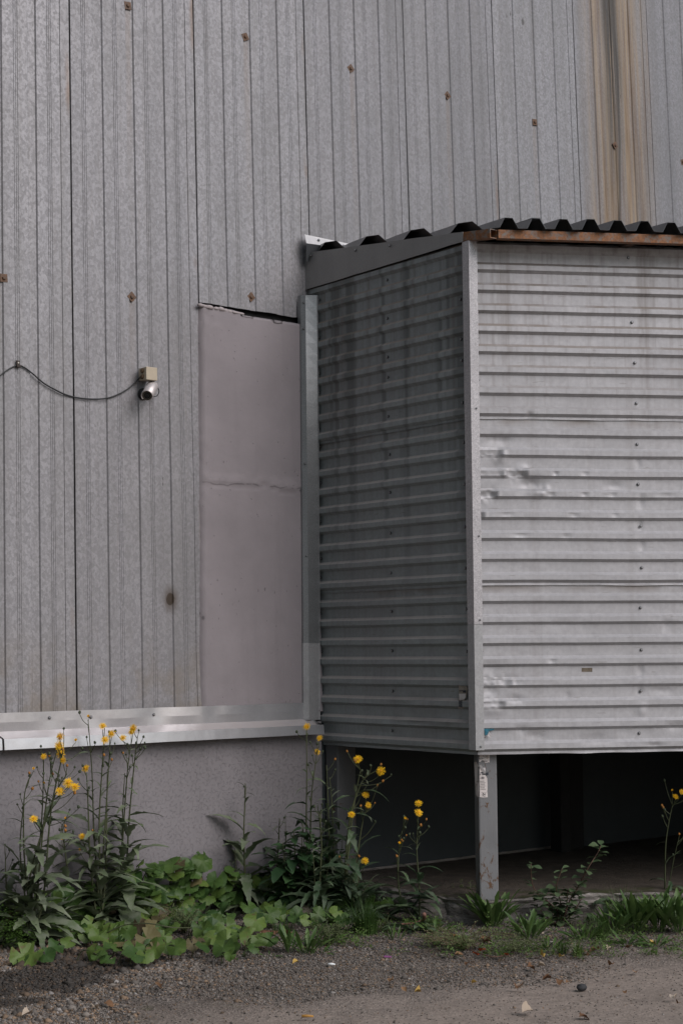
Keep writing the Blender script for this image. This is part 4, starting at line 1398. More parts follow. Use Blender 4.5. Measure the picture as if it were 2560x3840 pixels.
# ================================================================== WEEDS
def leaf_strip(L, W, teeth, depth, arch, fold, nseg=12, tip=1.3, seed=0, twist=0.0, wpeak=.45, petiole=0.0):
    """blade along +X, upper face +Z; toothed margin, arching down, folded along the midrib"""
    b = B(); V = []
    rnd = random.Random(seed)
    for i in range(nseg + 1):
        t = i / nseg
        if t < petiole:
            w = W * .06
        else:
            q = (t - petiole) / (1 - petiole)
            w = W * (math.sin(math.pi * q ** (math.log(.5) / math.log(wpeak))) ** .8 * .97 + .03 * (1 - q))
        if teeth:
            k = teeth * t
            saw = (k % 1.0)
            w *= 1 - depth * saw * (1 - .4 * t)
        wl = w * (1 + .12 * rnd.uniform(-1, 1)); wr = w * (1 + .12 * rnd.uniform(-1, 1))
        a = arch * t * t
        x = L * (math.sin(a) / arch if arch > 1e-3 and False else (t - .16 * arch * t ** 3)); z = -L * .5 * arch * t * t * .9
        tw = twist * t
        wav = .08 * W * math.sin(t * 9 + seed)
        V += [(x, wl * math.cos(tw), z + fold * wl + wav), (x, 0, z), (x, -wr * math.cos(tw), z + fold * wr - wav + wr * math.sin(tw))]
    F = []
    for i in range(nseg):
        q = i * 3; F += [(q, q + 1, q + 4, q + 3), (q + 1, q + 2, q + 5, q + 4)]
    b.add(V, F); return b

def leaf_set(name, n, mat, Lr, Wr, teeth, depth, archr, fold, **kw):
    out = []
    for k in range(n):
        rnd = random.Random(sum(map(ord, name)) + 17 * k + int(1000 * Wr[0]))
        f = (lambda a: rnd.uniform(*a))
        out.append(leaf_strip(f(Lr), f(Wr), teeth, depth, f(archr), fold, seed=k, twist=rnd.uniform(-.5, .5), **kw).mesh(name, mat, True))
    return out
# unit-length leaves, scaled when they are placed
LF_TH = leaf_set('leaf', 6, M['thistle'], (1, 1), (.11, .15), 4.5, .55, (.6, 1.4), .35, nseg=18, wpeak=.42)
LF_THD = leaf_set('leaf', 5, M['thistle_dk'], (1, 1), (.09, .13), 4.5, .5, (.8, 1.4), .35, nseg=18, wpeak=.42)
LF_SM = leaf_set('leaf', 4, M['thistle'], (1, 1), (.07, .10), 0, 0, (.7, 1.4), .3, nseg=8, wpeak=.3)
LF_DN = leaf_set('leaf', 6, M['dandelion'], (1, 1), (.065, .10), 5.5, .4, (.15, .6), .35, nseg=18, wpeak=.66)
LF_NE = leaf_set('leaf', 4, M['nettle'], (1, 1), (.26, .32), 8.5, .22, (.5, .9), .2, nseg=16, wpeak=.35, petiole=.08)
LF_SH = leaf_set('leaf', 4, M['shrub'], (1, 1), (.28, .34), 0, 0, (.3, .8), .2, nseg=9, wpeak=.5, petiole=.1)
LF_OV = leaf_set('leaf', 3, M['chick'], (1, 1), (.3, .36), 0, 0, (.3, .8), .2, nseg=6, wpeak=.5, petiole=.1)
LF_RD = leaf_set('leaf', 2, M['redleaf'], (1, 1), (.2, .26), 0, 0, (.3, .8), .2, nseg=6, wpeak=.5)

def colt_mesh(seed, mat, rad=1.0):
    """round angular leaf with a notch at the stalk, shallow lobes and teeth; origin where the stalk joins"""
    rnd = random.Random(seed)
    b = B(); n = 42; rings = (.0, .35, .7, 1.0)
    V = [(0, 0, 0)]; F = []
    cup = rnd.uniform(-.45, .25); wob = rnd.uniform(.07, .17); ph = rnd.uniform(0, 6)
    for r in rings[1:]:
        for j in range(n + 1):
            a = math.radians(-158 + 316 * j / n)
            lob = 1 + .035 * math.cos(a * 7.0) + (.035 if j % 2 else -.025) + .03 * rnd.uniform(-1, 1)
            R = (.70 + .22 * math.cos(a * .5) ** 1.2) * (lob if r == 1.0 else 1)
            # lobes beside the notch reach back
            x = R * r * math.cos(a); y = R * r * math.sin(a)
            z = cup * r * r * .45 + wob * r * r * math.sin(a * 3 + ph) + (.03 if (j % 6) == 0 else 0) * r
            V.append((x, y, z))
    m = n + 1
    for j in range(n):
        F.append((0, 1 + j, 2 + j))
    for i in range(2):
        for j in range(n):
            q = 1 + i * m + j; F.append((q, q + m, q + m + 1, q + 1))
    b.add(V, F); return b.mesh('leaf', mat, True)
M['colt_dead'] = mat_leaf('withered_coltsfoot_leaf', (.055, .04, .024), (.13, .115, .045), 3.5, (.17, .15, .07), .65, .1)
COLT_DEAD = [colt_mesh(k + 50, M['colt_dead']) for k in range(3)]
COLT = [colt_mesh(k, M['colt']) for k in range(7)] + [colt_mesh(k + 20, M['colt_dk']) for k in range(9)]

def flower_mesh(seed, closed=0.0):
    rnd = random.Random(seed); b = B()
    for layer, (cnt, R, lift) in enumerate(((19, 1.0, .10), (13, .72, .28), (9, .45, .42))):
        for j in range(cnt):
            a = 2 * math.pi * (j + .5 * layer) / cnt + rnd.uniform(-.08, .08)
            r = R * rnd.uniform(.80, 1.08); w = .062
            d = Vector((math.cos(a), math.sin(a), 0)); s = Vector((-d.y, d.x, 0))
            z1 = lift + closed * .6 + rnd.uniform(-.05, .08)
            p0 = d * .08 + Vector((0, 0, .02 * layer)); p1 = d * (r * .6 * (1 - closed * .4)) + Vector((0, 0, z1 * .8)); p2 = d * (r * (1 - closed * .5)) + Vector((0, 0, z1 + rnd.uniform(-.12, .05)))
            b.add([p0 - s * w * .5, p0 + s * w * .5, p1 + s * w, p2 + s * w * .8, p2 - s * w * .8, p1 - s * w], [(0, 1, 2, 5), (5, 2, 3, 4)], 0)
    b.lathe(Vector((0, 0, .05)), UPV, [(0, .12), (.3, .26), (.42, .16)], 10, 1)
    b.lathe(Vector((0, 0, -.55)), UPV, [(0, .05), (.12, .26), (.4, .30), (.62, .22)], 8, 2)
    return b.mesh('flower', [M['petal'], M['petal_c'], M['bud']])
FLOWERS = [flower_mesh(k) for k in range(3)] + [flower_mesh(9, .7)]

def place_leaf(me, p, az, elev, L, parent, roll=0.0, name='leaf', W=None):
    m = Matrix.Translation(p) @ Matrix.Rotation(az, 4, 'Z') @ Matrix.Rotation(-elev, 4, 'Y') @ Matrix.Rotation(roll, 4, 'X') @ Matrix.Diagonal((L, W or L, L, 1))
    return inst(name, me, parent, m)

AZC = math.atan2(CR.y, CR.x)          # azimuth of 'to the right in the picture'
TOC = (-CF)
def thistle(label, base_px, stems, flowers=(), leaf=1.0, dark=False, lmax=.26, buds=10, orange=4, group=None, dens=1.0, z0=0.0, seedn=0, low=True):
    """stems: polylines in the photograph from the foot up; every stem stands at its own depth"""
    rnd = random.Random(seedn)
    base = footpt(*base_px, z0)
    root = empty('sow_thistle', base)
    tag(root, label, 'weed', group)
    SB = B(); stem_pts = []
    for st in stems:
        dd = rnd.uniform(-.05, .05)
        pts = [base + Vector((rnd.uniform(-.02, .02), rnd.uniform(-.02, .02), -.02))]
        for k, (x, y) in enumerate(st):
            pts.append(depthpt(x, y, base, dd * (k + 1) / len(st) + rnd.uniform(-.006, .006)))
        sp = smooth_path(pts, 6)
        n = len(sp)
        r0 = .0068 if len(st) > 2 else .004
        SB.tube(sp, [r0 * (1 - .72 * i / n) for i in range(n)], 5)
        stem_pts.append(sp)
        Lst = sum((b_ - a).length for a, b_ in zip(sp, sp[1:]))
        # leaves up the stem
        t = .04 if low else .25; side = rnd.choice((-1, 1))
        while t < .86:
            p = sp[min(n - 1, int(t * (n - 1)))]
            big = max(0.0, 1 - t / .7)
            L = leaf * ((.13 if t < .6 else .085) + (lmax * 1.1 - .13) * big ** .9) * rnd.uniform(.7, 1.2)
            az = AZC + (0 if side > 0 else math.pi) + rnd.uniform(-1.5, 1.5)
            el = rnd.uniform(.0, 1.15) if t > .15 else rnd.uniform(-.15, .9)
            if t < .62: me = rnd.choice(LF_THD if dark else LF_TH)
            else: me = rnd.choice(LF_SM)
            place_leaf(me, p, az, el, L, root, rnd.uniform(-.4, .4))
            side = -side
            t += (.034 if t < .45 else .075) / dens * rnd.uniform(.7, 1.3) * (1.0 / max(.55, Lst))
    tops = [sp[-1] for sp in stem_pts]
    BU = B()
    def branch_to(p):
        best = None
        for sp in stem_pts:
            for i in range(len(sp) // 3, len(sp)):
                q = sp[i]
                if q.z < p.z - .05:
                    d = (q - p).length + abs((q - p).dot(CR)) * .6
                    if best is None or d < best[0]: best = (d, q, sp, i)
        if best is None: return None
        q = best[1]
        mid = q.lerp(p, .55) + Vector((0, 0, -.12 * (p - q).length)) + (p - q).cross(UPV) * .04
        SB.tube(smooth_path([q, mid, p - Vector((0, 0, .005))], 5), [.0024 - .0001 * i for i in range(11)], 4)
        return q
    for f in flowers:
        x, y = f[0], f[1]; s = f[2] if len(f) > 2 else .021
        p = depthpt(x, y, base, rnd.uniform(-.05, .02))
        branch_to(p - UPV * (s * .4))
        nd = (TOC * rnd.uniform(.6, 1.0) + UPV * rnd.uniform(.25, .8) + CR * rnd.uniform(-.4, .4)).normalized()
        me = FLOWERS[3] if s < .016 else rnd.choice(FLOWERS[:3])
        inst('flower', me, root, Matrix.Translation(p) @ frame(Vector((1, .3, .2)), nd) @ Matrix.Rotation(rnd.uniform(0, 6), 4, 'Z') @ Matrix.Scale(s, 4))
    anchors = tops + [depthpt(f[0], f[1], base) for f in flowers]
    for k in range(buds + orange):
        a = rnd.choice(anchors)
        p = a + CR * rnd.uniform(-.06, .06) + Vector((0, 0, rnd.uniform(-.11, .06))) + CF * rnd.uniform(-.04, .04)
        q = branch_to(p)
        if q is None: continue
        r = rnd.uniform(.005, .0085)
        BU.lathe(p - UPV * r, (UPV + CR * rnd.uniform(-.5, .5)), [(0, r * .3), (r * .5, r), (r * 1.4, r * .9), (r * 2.2, r * .45)], 6, 1 if k >= buds else 0)
    SB.mk('stem', M['stem'], root, True)
    if BU.V:
        o = BU.mk('buds', [M['bud'], M['bud_o']], root, True); o['kind'] = 'stuff'
    return root

S_ = .0265
G1 = 'flowering sow thistles along the wall'
thistle('tallest flowering sow thistle at the far left against the foundation', (110, 3545),
        [[(108, 3400), (90, 3200), (90, 3000), (108, 2920)], [(135, 3380), (160, 3120), (185, 2930), (214, 2812)], [(120, 3350), (150, 3150), (160, 3000), (164, 2860)],
         [(95, 3380), (75, 3180), (92, 2990)], [(160, 3380), (190, 3050), (228, 2860), (238, 2800)], [(110, 3300), (200, 3000), (250, 2905)]],
        [(226, 2763, S_ * .9), (222, 2797, S_), (227, 2829, S_), (237, 2852, .020), (164, 2838, .017), (256, 2937, .029), (281, 2953, S_), (225, 2968, S_), (126, 3072, .023), (284, 2777, .013), (166, 2938, .013), (126, 2884, .012)],
        buds=26, orange=10, lmax=.30, seedn=1, group=G1, dens=1.15)
thistle('sow thistle standing second from the left against the foundation', (375, 3500),
        [[(372, 3380), (352, 3120), (345, 2900), (330, 2700)], [(376, 3340), (372, 3080), (385, 2850), (392, 2730)], [(380, 3340), (400, 3000), (412, 2800)], [(340, 3250), (330, 3020), (324, 2900)], [(395, 3300), (400, 3050), (402, 2890)]],
        [(332, 2688, .014), (385, 2724, .022), (394, 2776, .024), (419, 2753, .024), (322, 2883, .025), (308, 3137, .019), (299, 3188, .012)],
        buds=16, orange=3, lmax=.30, seedn=2, group=G1, dens=1.2)
thistle('sow thistle with a tuft of blooms and buds, third from the left', (450, 3470),
        [[(452, 3330), (462, 3120), (478, 2890), (490, 2800)], [(470, 3300), (485, 3060), (505, 2850), (515, 2770)], [(455, 3350), (460, 3050), (468, 2900)]],
        [(500, 2733, .027), (492, 2748, .020), (461, 2768, .021)], buds=16, orange=1, lmax=.32, seedn=3, group=G1, dens=1.6)
thistle('slender sow thistle leaning between the two left clumps with few blooms', (262, 3500),
        [[(258, 3350), (245, 3200), (232, 3110), (240, 3085)]], [(244, 3070, .011), (232, 3150, .009)], buds=5, orange=3, lmax=.16, seedn=4, group=G1, dens=.7)
thistle('bare flowerless sow thistle shoot in the middle of the foundation wall', (920, 3395),
        [[(918, 3280), (914, 3120), (920, 2975), (919, 2938)], [(890, 3300), (880, 3180)]], [], buds=2, orange=0, lmax=.38, seedn=5, dens=2.0)
thistle('short leafy sow thistle shoot right of the bare one', (1035, 3380),
        [[(1040, 3250), (1046, 3120), (1048, 3070)], [(1065, 3240), (1070, 3055)]], [], buds=2, orange=0, lmax=.28, dark=True, seedn=6, dens=1.8)
thistle('sow thistle blooming in front of the sill flashing end', (1150, 3420),
        [[(1150, 3280), (1148, 3080), (1150, 2900), (1148, 2740)], [(1160, 3200), (1168, 2980), (1188, 2830)], [(1140, 3260), (1140, 3120)]],
        [(1150, 2726, .024), (1198, 2769, .020), (1188, 2821, .020)], buds=9, orange=0, lmax=.30, dark=True, seedn=7, group=G1, dens=1.7)
thistle('bushy sow thistle beside the back post of the porch', (1235, 3430),
        [[(1235, 3300), (1232, 3080), (1224, 2870)], [(1250, 3260), (1244, 3020), (1235, 2915)], [(1215, 3300), (1200, 3100), (1190, 3020)], [(1270, 3280), (1285, 3130)], [(1225, 3330), (1260, 3180)]],
        [], buds=7, orange=1, lmax=.32, dark=True, seedn=8, dens=1.9)
thistle('sow thistle leaning right with blooms against the dark underfloor', (1290, 3440),
        [[(1292, 3300), (1310, 3080), (1345, 2960), (1372, 2915), (1405, 2895)], [(1300, 3250), (1330, 3000), (1352, 2890)], [(1320, 3330), (1360, 3080), (1378, 3040)], [(1330, 3340), (1360, 3260)]],
        [(1342, 2848, .026), (1428, 2893, .029), (1371, 2981, .022), (1380, 3020, .020), (1318, 3056, .023), (1368, 3230, .023)], buds=12, orange=8, lmax=.28, dark=True, seedn=9, group=G1, dens=1.3)
thistle('lone sow thistle with two blooms halfway to the front post', (1575, 3460),
        [[(1572, 3340), (1562, 3190), (1568, 3060)], [(1500, 3360), (1496, 3180), (1520, 3075)]],
        [(1569, 3014, .024), (1568, 3049, .025), (1519, 3069, .013), (1498, 3162, .012)], buds=9, orange=6, lmax=.26, dark=True, seedn=10, group=G1, dens=1.7)
thistle('spindly sow thistle at the right edge with small blooms', (2490, 3420),
        [[(2492, 3330), (2496, 3160), (2520, 3020)], [(2515, 3280), (2540, 3160)]],
        [(2532, 2988, .019), (2556, 2971, .017), (2520, 2965, .010)], buds=7, orange=5, lmax=.14, dark=True, seedn=11, group=G1, dens=.55)

thistle('dark leafy sow thistle without blooms left of the back post', (1195, 3450),
        [[(1198, 3330), (1205, 3180), (1200, 3060)], [(1180, 3320), (1172, 3180)], [(1215, 3330), (1240, 3220)]], [], buds=3, orange=0, lmax=.32, dark=True, seedn=14, dens=2.0)
thistle('low dark sow thistle right of the back post', (1335, 3450),
        [[(1338, 3360), (1345, 3240)], [(1320, 3350), (1300, 3250)], [(1350, 3370), (1400, 3290)]], [], buds=2, orange=1, lmax=.30, dark=True, seedn=15, dens=2.0)
thistle('short dusty sow thistle between the leftmost clumps', (30, 3540),
        [[(30, 3420), (22, 3300), (20, 3200)], [(50, 3430), (60, 3320)]], [], buds=3, orange=0, lmax=.32, seedn=16, dens=1.4)

# ---- coltsfoot: the low carpet of big round leaves
def coltsfoot(label, cx, cy, leaves, group='coltsfoot clumps along the foundation', seedn=0):
    """leaves: (x, y, radius m, shade) in the photograph"""
    rnd = random.Random(seedn)
    foot = footpt(cx, cy)
    root = empty('coltsfoot', foot)
    tag(root, label, 'weed', group)
    SB = B()
    leaves = [(x, y, r * .80, sh) for (x, y, r, sh) in leaves]
    extra = [(x + rnd.uniform(-55, 55), y + rnd.uniform(-22, 38), r * rnd.uniform(.65, 1.0), sh if rnd.random() < .5 else 0) for (x, y, r, sh) in leaves + leaves if rnd.random() < .85]
    for (x, y, r, sh) in leaves + extra:
        # a leaf floats at a height set by how far up the bank it grows
        near = footpt(x, min(y + 25 + 420 * r, 3625), 0, 7.80)
        p = depthpt(x, y, near)
        if p.y > 7.86: p = vplanept(x, y, 7.86 - .02 * rnd.random())
        p.z = max(p.z, .03)
        me = rnd.choice(COLT[:7]) if sh else rnd.choice(COLT)
        if rnd.random() < (.12 if sh else .04): me = rnd.choice(COLT_DEAD)
        nd = (UPV * rnd.uniform(.45, 1.0) + TOC * rnd.uniform(.1, 1.0) + CR * rnd.uniform(-.55, .55)).normalized()
        out = (TOC * .7 + CR * rnd.uniform(-1, 1)); 
        m = Matrix.Translation(p) @ frame(out, nd) @ Matrix.Scale(r, 4)
        lo_ = inst('leaf', me, root, m)
        SB = B()
        g = Vector((p.x * .7 + foot.x * .3, min(7.86, p.y + .10), .0))
        g = Vector((p.x + rnd.uniform(-.05, .05), min(7.85, p.y + .09), -.01))
        SB.tube(smooth_path([g, (g + p) / 2 + Vector((0, .03, .03)), p - nd * .006], 4), .0032, 4)
        SB.mk('stalk', M['stem'], lo_, True)
    return root
CL = [
 ('broad coltsfoot clump at the far left corner', 200, 3560, [(8, 3440, .085, 1), (120, 3580, .10, 0), (215, 3545, .07, 0), (180, 3490, .075, 0), (240, 3340, .08, 0), (200, 3370, .08, 0), (130, 3500, .05, 1), (60, 3500, .06, 0), (175, 3440, .065, 0), (270, 3420, .07, 0)]),
 ('coltsfoot clump under the second sow thistle', 330, 3540, [(265, 3365, .085, 0), (260, 3395, .08, 0), (320, 3330, .07, 0), (355, 3420, .075, 0), (305, 3435, .07, 0), (175, 3418, .07, 0), (225, 3430, .075, 0), (405, 3410, .07, 1), (300, 3470, .08, 0), (365, 3385, .07, 0), (240, 3480, .06, 0), (385, 3470, .06, 1)]),
 ('pale coltsfoot leaves at the gravel edge, leftmost bright patch', 420, 3580, [(370, 3510, .075, 1), (420, 3490, .085, 1), (478, 3495, .075, 1), (385, 3555, .075, 1), (430, 3530, .06, 1), (340, 3500, .07, 1), (400, 3440, .05, 1), (370, 3585, .06, 1), (460, 3545, .06, 1)]),
 ('coltsfoot clump with brown veined leaves by the gravel', 560, 3570, [(550, 3520, .095, 1), (580, 3480, .09, 1), (620, 3540, .08, 1), (505, 3555, .085, 1), (545, 3420, .085, 1), (575, 3560, .06, 1), (640, 3480, .07, 1), (520, 3470, .07, 1), (600, 3440, .07, 1)]),
 ('tall coltsfoot clump left of centre against the foundation', 640, 3480, [(650, 3245, .115, 0), (540, 3310, .09, 0), (600, 3300, .085, 0), (590, 3265, .075, 0), (545, 3330, .085, 0), (620, 3350, .085, 0), (660, 3340, .08, 0), (510, 3360, .08, 0), (570, 3370, .075, 0), (690, 3290, .08, 0), (500, 3290, .07, 0), (690, 3380, .08, 0), (470, 3330, .07, 0), (555, 3255, .06, 0), (610, 3410, .07, 0), (660, 3420, .07, 0)]),
 ('dense coltsfoot clump at the centre under the bare shoot', 800, 3480, [(762, 3230, .095, 0), (725, 3270, .085, 0), (800, 3310, .095, 0), (850, 3350, .09, 0), (710, 3320, .085, 0), (775, 3360, .09, 0), (880, 3360, .085, 0), (740, 3400, .085, 0), (830, 3410, .08, 0), (700, 3440, .085, 0), (900, 3310, .075, 0), (780, 3430, .075, 0), (860, 3290, .07, 0), (740, 3345, .07, 0), (690, 3240, .065, 0)]),
 ('lime green coltsfoot patch at the gravel edge below the bare shoot', 870, 3560, [(800, 3460, .08, 1), (850, 3480, .085, 1), (960, 3450, .095, 1), (760, 3490, .08, 1), (850, 3530, .09, 1), (800, 3510, .08, 1), (940, 3510, .08, 1), (745, 3525, .06, 1), (900, 3500, .07, 1), (970, 3525, .065, 1), (830, 3450, .06, 1), (720, 3540, .055, 1), (880, 3560, .05, 1)]),
 ('coltsfoot clump between the short shoot and the nettle', 1020, 3490, [(975, 3305, .085, 1), (1030, 3310, .075, 0), (1000, 3370, .085, 0), (1045, 3355, .08, 1), (950, 3370, .07, 0), (1060, 3400, .07, 0), (985, 3420, .08, 0), (1110, 3370, .08, 1), (930, 3400, .07, 0), (1020, 3420, .065, 0), (960, 3340, .065, 0), (1080, 3330, .065, 0)]),
 ('coltsfoot clump below the nettle with a yellowed leaf', 1170, 3500, [(1145, 3325, .095, 1), (1180, 3335, .065, 1), (1195, 3380, .075, 0), (1240, 3400, .08, 0), (1190, 3430, .07, 0), (1215, 3350, .07, 0), (1120, 3430, .07, 0), (1265, 3420, .065, 0), (1160, 3400, .06, 0)]),
 ('small coltsfoot under the leaning sow thistle', 1430, 3440, [(1432, 3315, .075, 0), (1400, 3345, .07, 0), (1455, 3350, .065, 0), (1385, 3370, .06, 0), (1425, 3385, .06, 0)]),
]
for k, (lab, cx, cy, lv) in enumerate(CL):
    coltsfoot(lab, cx, cy, lv, seedn=40 + k)

# ---- nettle
def nettle(label, base_px, tops, seedn):
    rnd = random.Random(seedn)
    base = footpt(*base_px)
    root = empty('nettle', base); tag(root, label, 'weed')
    SB = B()
    for (x, y) in tops:
        p1 = depthpt(x, y, base, rnd.uniform(-.08, .02))
        p0 = base + Vector(((p1.x - base.x) * .5, rnd.uniform(-.05, .03), -.01))
        sp = smooth_path([p0, p0.lerp(p1, .5) + CR * rnd.uniform(-.02, .02), p1], 7)
        SB.tube(sp, [.005 - .0002 * i for i in range(len(sp))], 5)
        n = 7
        for i in range(n):
            t = .3 + .7 * i / (n - 1); p = sp[int(t * (len(sp) - 1))]
            for sg in (0, math.pi):
                az = AZC + sg + (math.pi / 2 if i % 2 else 0) + rnd.uniform(-.5, .5)
                place_leaf(rnd.choice(LF_NE), p, az, rnd.uniform(-.2, .35), (.145 - .07 * max(0, t - .6) / .4) * rnd.uniform(.8, 1.2), root, rnd.uniform(-.3, .3))
    SB.mk('stem', M['stem'], root, True)
nettle('dark green nettle clump below the end of the sill flashing', (1120, 3430), [(1060, 3160), (1100, 3110), (1135, 3090), (1165, 3130), (1030, 3210), (1195, 3190), (1115, 3180), (1080, 3230), (1150, 3220), (1215, 3260)], 3)

# ---- dandelion-like rosettes
def rosette(label, px, n, L, up=(.7, 1.3), group='toothed leaf rosettes in the gravel', seedn=0, mats=LF_DN, name='dandelion', z0=0.0, spread=.04, red=0):
    rnd = random.Random(seedn)
    c = footpt(px[0], px[1], z0)
    root = empty(name, c); tag(root, label, 'weed', group)
    for k in range(n):
        az = 2 * math.pi * k / n + rnd.uniform(-.4, .4)
        p = c + Vector((math.cos(az) * spread * rnd.random(), math.sin(az) * spread * rnd.random(), -.004))
        place_leaf(rnd.choice(mats), p, az, rnd.uniform(*up), L * rnd.uniform(.7, 1.15), root, rnd.uniform(-.5, .5))
    return root
R_ = [('upright toothed rosette in front of the coltsfoot, left of its pair', (1085, 3575), 9, .15, (.8, 1.35)),
      ('upright toothed rosette in front of the coltsfoot, right of its pair', (1150, 3580), 12, .17, (.6, 1.3)),
      ('small flat plantain like rosette at the gravel edge near the lime patch', (890, 3588), 10, .075, (.2, .8)),
      ('tiny seedling rosette in the bare gravel beside the upright pair', (1010, 3590), 8, .06, (.2, .6)),
      ('narrow leaved seedling in the open gravel before the dark underfloor', (1480, 3530), 5, .11, (.9, 1.35)),
      ('flat small rosette in the gravel below the narrow seedling', (1480, 3570), 9, .065, (.1, .4)),
      ('dark rosette below the lone sow thistle', (1625, 3500), 9, .12, (.5, 1.2)),
      ('big dense dark rosette at the foot of the front post', (1845, 3475), 34, .215, (.75, 1.35)),
      ('second dark rosette right of the one at the post', (1985, 3520), 20, .17, (.6, 1.3)),
      ('low rosette at the gravel edge right of the post', (2060, 3560), 14, .11, (.2, .9)),
      ('leafy rosette at the gravel edge left of the broken brown leaf', (2190, 3530), 16, .13, (.4, 1.1)),
      ('toothed rosette by the curb, left of the right hand weed bank', (2300, 3500), 18, .19, (.6, 1.3)),
      ('tall rosette in the middle of the right hand weed bank', (2380, 3490), 22, .235, (.75, 1.35)),
      ('tall rosette in the right hand weed bank next to the frame edge', (2470, 3490), 24, .24, (.75, 1.35)),
      ('outermost rosette of the weed bank at the right edge', (2545, 3495), 22, .23, (.7, 1.35)),
      ('low rosette at the foot of the right hand weed bank, left one', (2350, 3545), 14, .11, (.2, .9)),
      ('low rosette at the foot of the right hand weed bank, right one', (2460, 3550), 14, .12, (.2, .9)),
      ('long limp rosette sprawling over the curb', (2290, 3390), 9, .20, (.15, .7)),
      ('limp toothed leaves at the foot of the lone sow thistle', (1560, 3490), 12, .19, (.1, .7)),
      ('toothed rosette on the gravel below the back post', (1300, 3490), 14, .15, (.3, 1.1)),
      ('toothed rosette right of the litter box', (1225, 3540), 12, .12, (.2, 1.0)),
      ('small rosette in the gravel below the back post', (1200, 3575), 9, .08, (.2, .8))]
for k, (lab, px, n, L, up) in enumerate(R_):
    rosette(lab, px, int(n * 1.6), L, up, seedn=70 + k, mats=LF_THD if 'limp' in lab else LF_DN, z0=.08 if 'over the curb' in lab else 0)

# ---- sapling with woody shoots
def sapling():
    rnd = random.Random(5)
    base = groundpt(2110, 3470)
    root = empty('sapling', base); tag(root, 'young woody sapling with oval leaves growing at the curb right of the post', 'shrub')
    SB = B()
    for st in ([(2060, 3400), (2000, 3330), (1990, 3240)], [(2100, 3380), (2085, 3330), (2107, 3258)], [(2130, 3390), (2165, 3330), (2205, 3255), (2240, 3200), (2252, 3172)], [(2090, 3420), (2040, 3370)], [(2150, 3420), (2180, 3370)], [(2120, 3430), (2128, 3340)], [(2050, 3440), (2015, 3400)]):
        pts = [base + Vector((rnd.uniform(-.03, .03), rnd.uniform(-.03, .03), 0))] + [depthpt(x, y, base, rnd.uniform(-.03, .03)) for x, y in st]
        sp = smooth_path(pts, 6); n = len(sp)
        SB.tube(sp, [.0045 - .0028 * i / n for i in range(n)], 5)
        for i in range(3, n):
            for _ in range(1 if i > n * .55 else 2):
                place_leaf(rnd.choice(LF_SH), sp[i], rnd.uniform(0, 6.3), rnd.uniform(-.1, .7), rnd.uniform(.05, .085) if i < n * .6 else rnd.uniform(.04, .075), root, rnd.uniform(-.4, .4))
    for k in range(26):
        p = base + CR * rnd.uniform(-.16, .14) + Vector((0, 0, rnd.uniform(.02, .16))) + TOC * rnd.uniform(-.02, .06)
        place_leaf(rnd.choice(LF_SH), p, rnd.uniform(0, 6.3), rnd.uniform(-.1, .6), rnd.uniform(.06, .09), root)
    SB.mk('stem', M['twig'], root, True)
sapling()

# ---- grass tufts
def tuft(label, px, n, L, spread, seedn, z0=0.0, mat='grass'):
    rnd = random.Random(seedn); c = groundpt(px[0], px[1], z0); b = B()
    for k in range(n):
        az = rnd.uniform(0, 6.283); d = Vector((math.cos(az), math.sin(az), 0)); s = Vector((-d.y, d.x, 0))
        p = c + d * spread * math.sqrt(rnd.random()) * .6; l = L * rnd.uniform(.5, 1.15); lean = rnd.uniform(.15, .9); w = rnd.uniform(.0016, .003)
        V = []
        for i in range(5):
            t = i / 4; q = p + UPV * (l * (t - .32 * lean * t * t)) + d * (l * lean * t * t * .75)
            ww = w * (1 - t * .92); V += [q - s * ww, q + s * ww]
        b.add(V, [(2 * i, 2 * i + 1, 2 * i + 3, 2 * i + 2) for i in range(4)])
    o = b.mk('grass_tuft', M[mat], None, True, origin=c)
    tag(o, label, 'grass', 'grass tufts among the weeds')
tuft('thick grass tuft below the leaning sow thistle', (1370, 3500), 260, .20, .11, 1)
tuft('short grass tuft at the gravel edge right of the post', (2165, 3585), 70, .09, .04, 2)
tuft('tiny grass sprig alone in the gravel at the left', (192, 3610), 40, .055, .03, 3)
tuft('grass tuft inside the right hand weed bank', (2330, 3470), 140, .22, .10, 4)
tuft('wispy grass tuft between the sapling and the weed bank', (2245, 3520), 60, .14, .08, 5)
tuft('yellowish grass tuft left of the lone sow thistle', (1440, 3490), 60, .09, .08, 6, 0, 'cress')
tuft('thin grass around the litter box', (1050, 3500), 50, .10, .12, 7)
tuft('grass tuft between rosettes at the gravel edge', (2110, 3575), 40, .08, .05, 8)

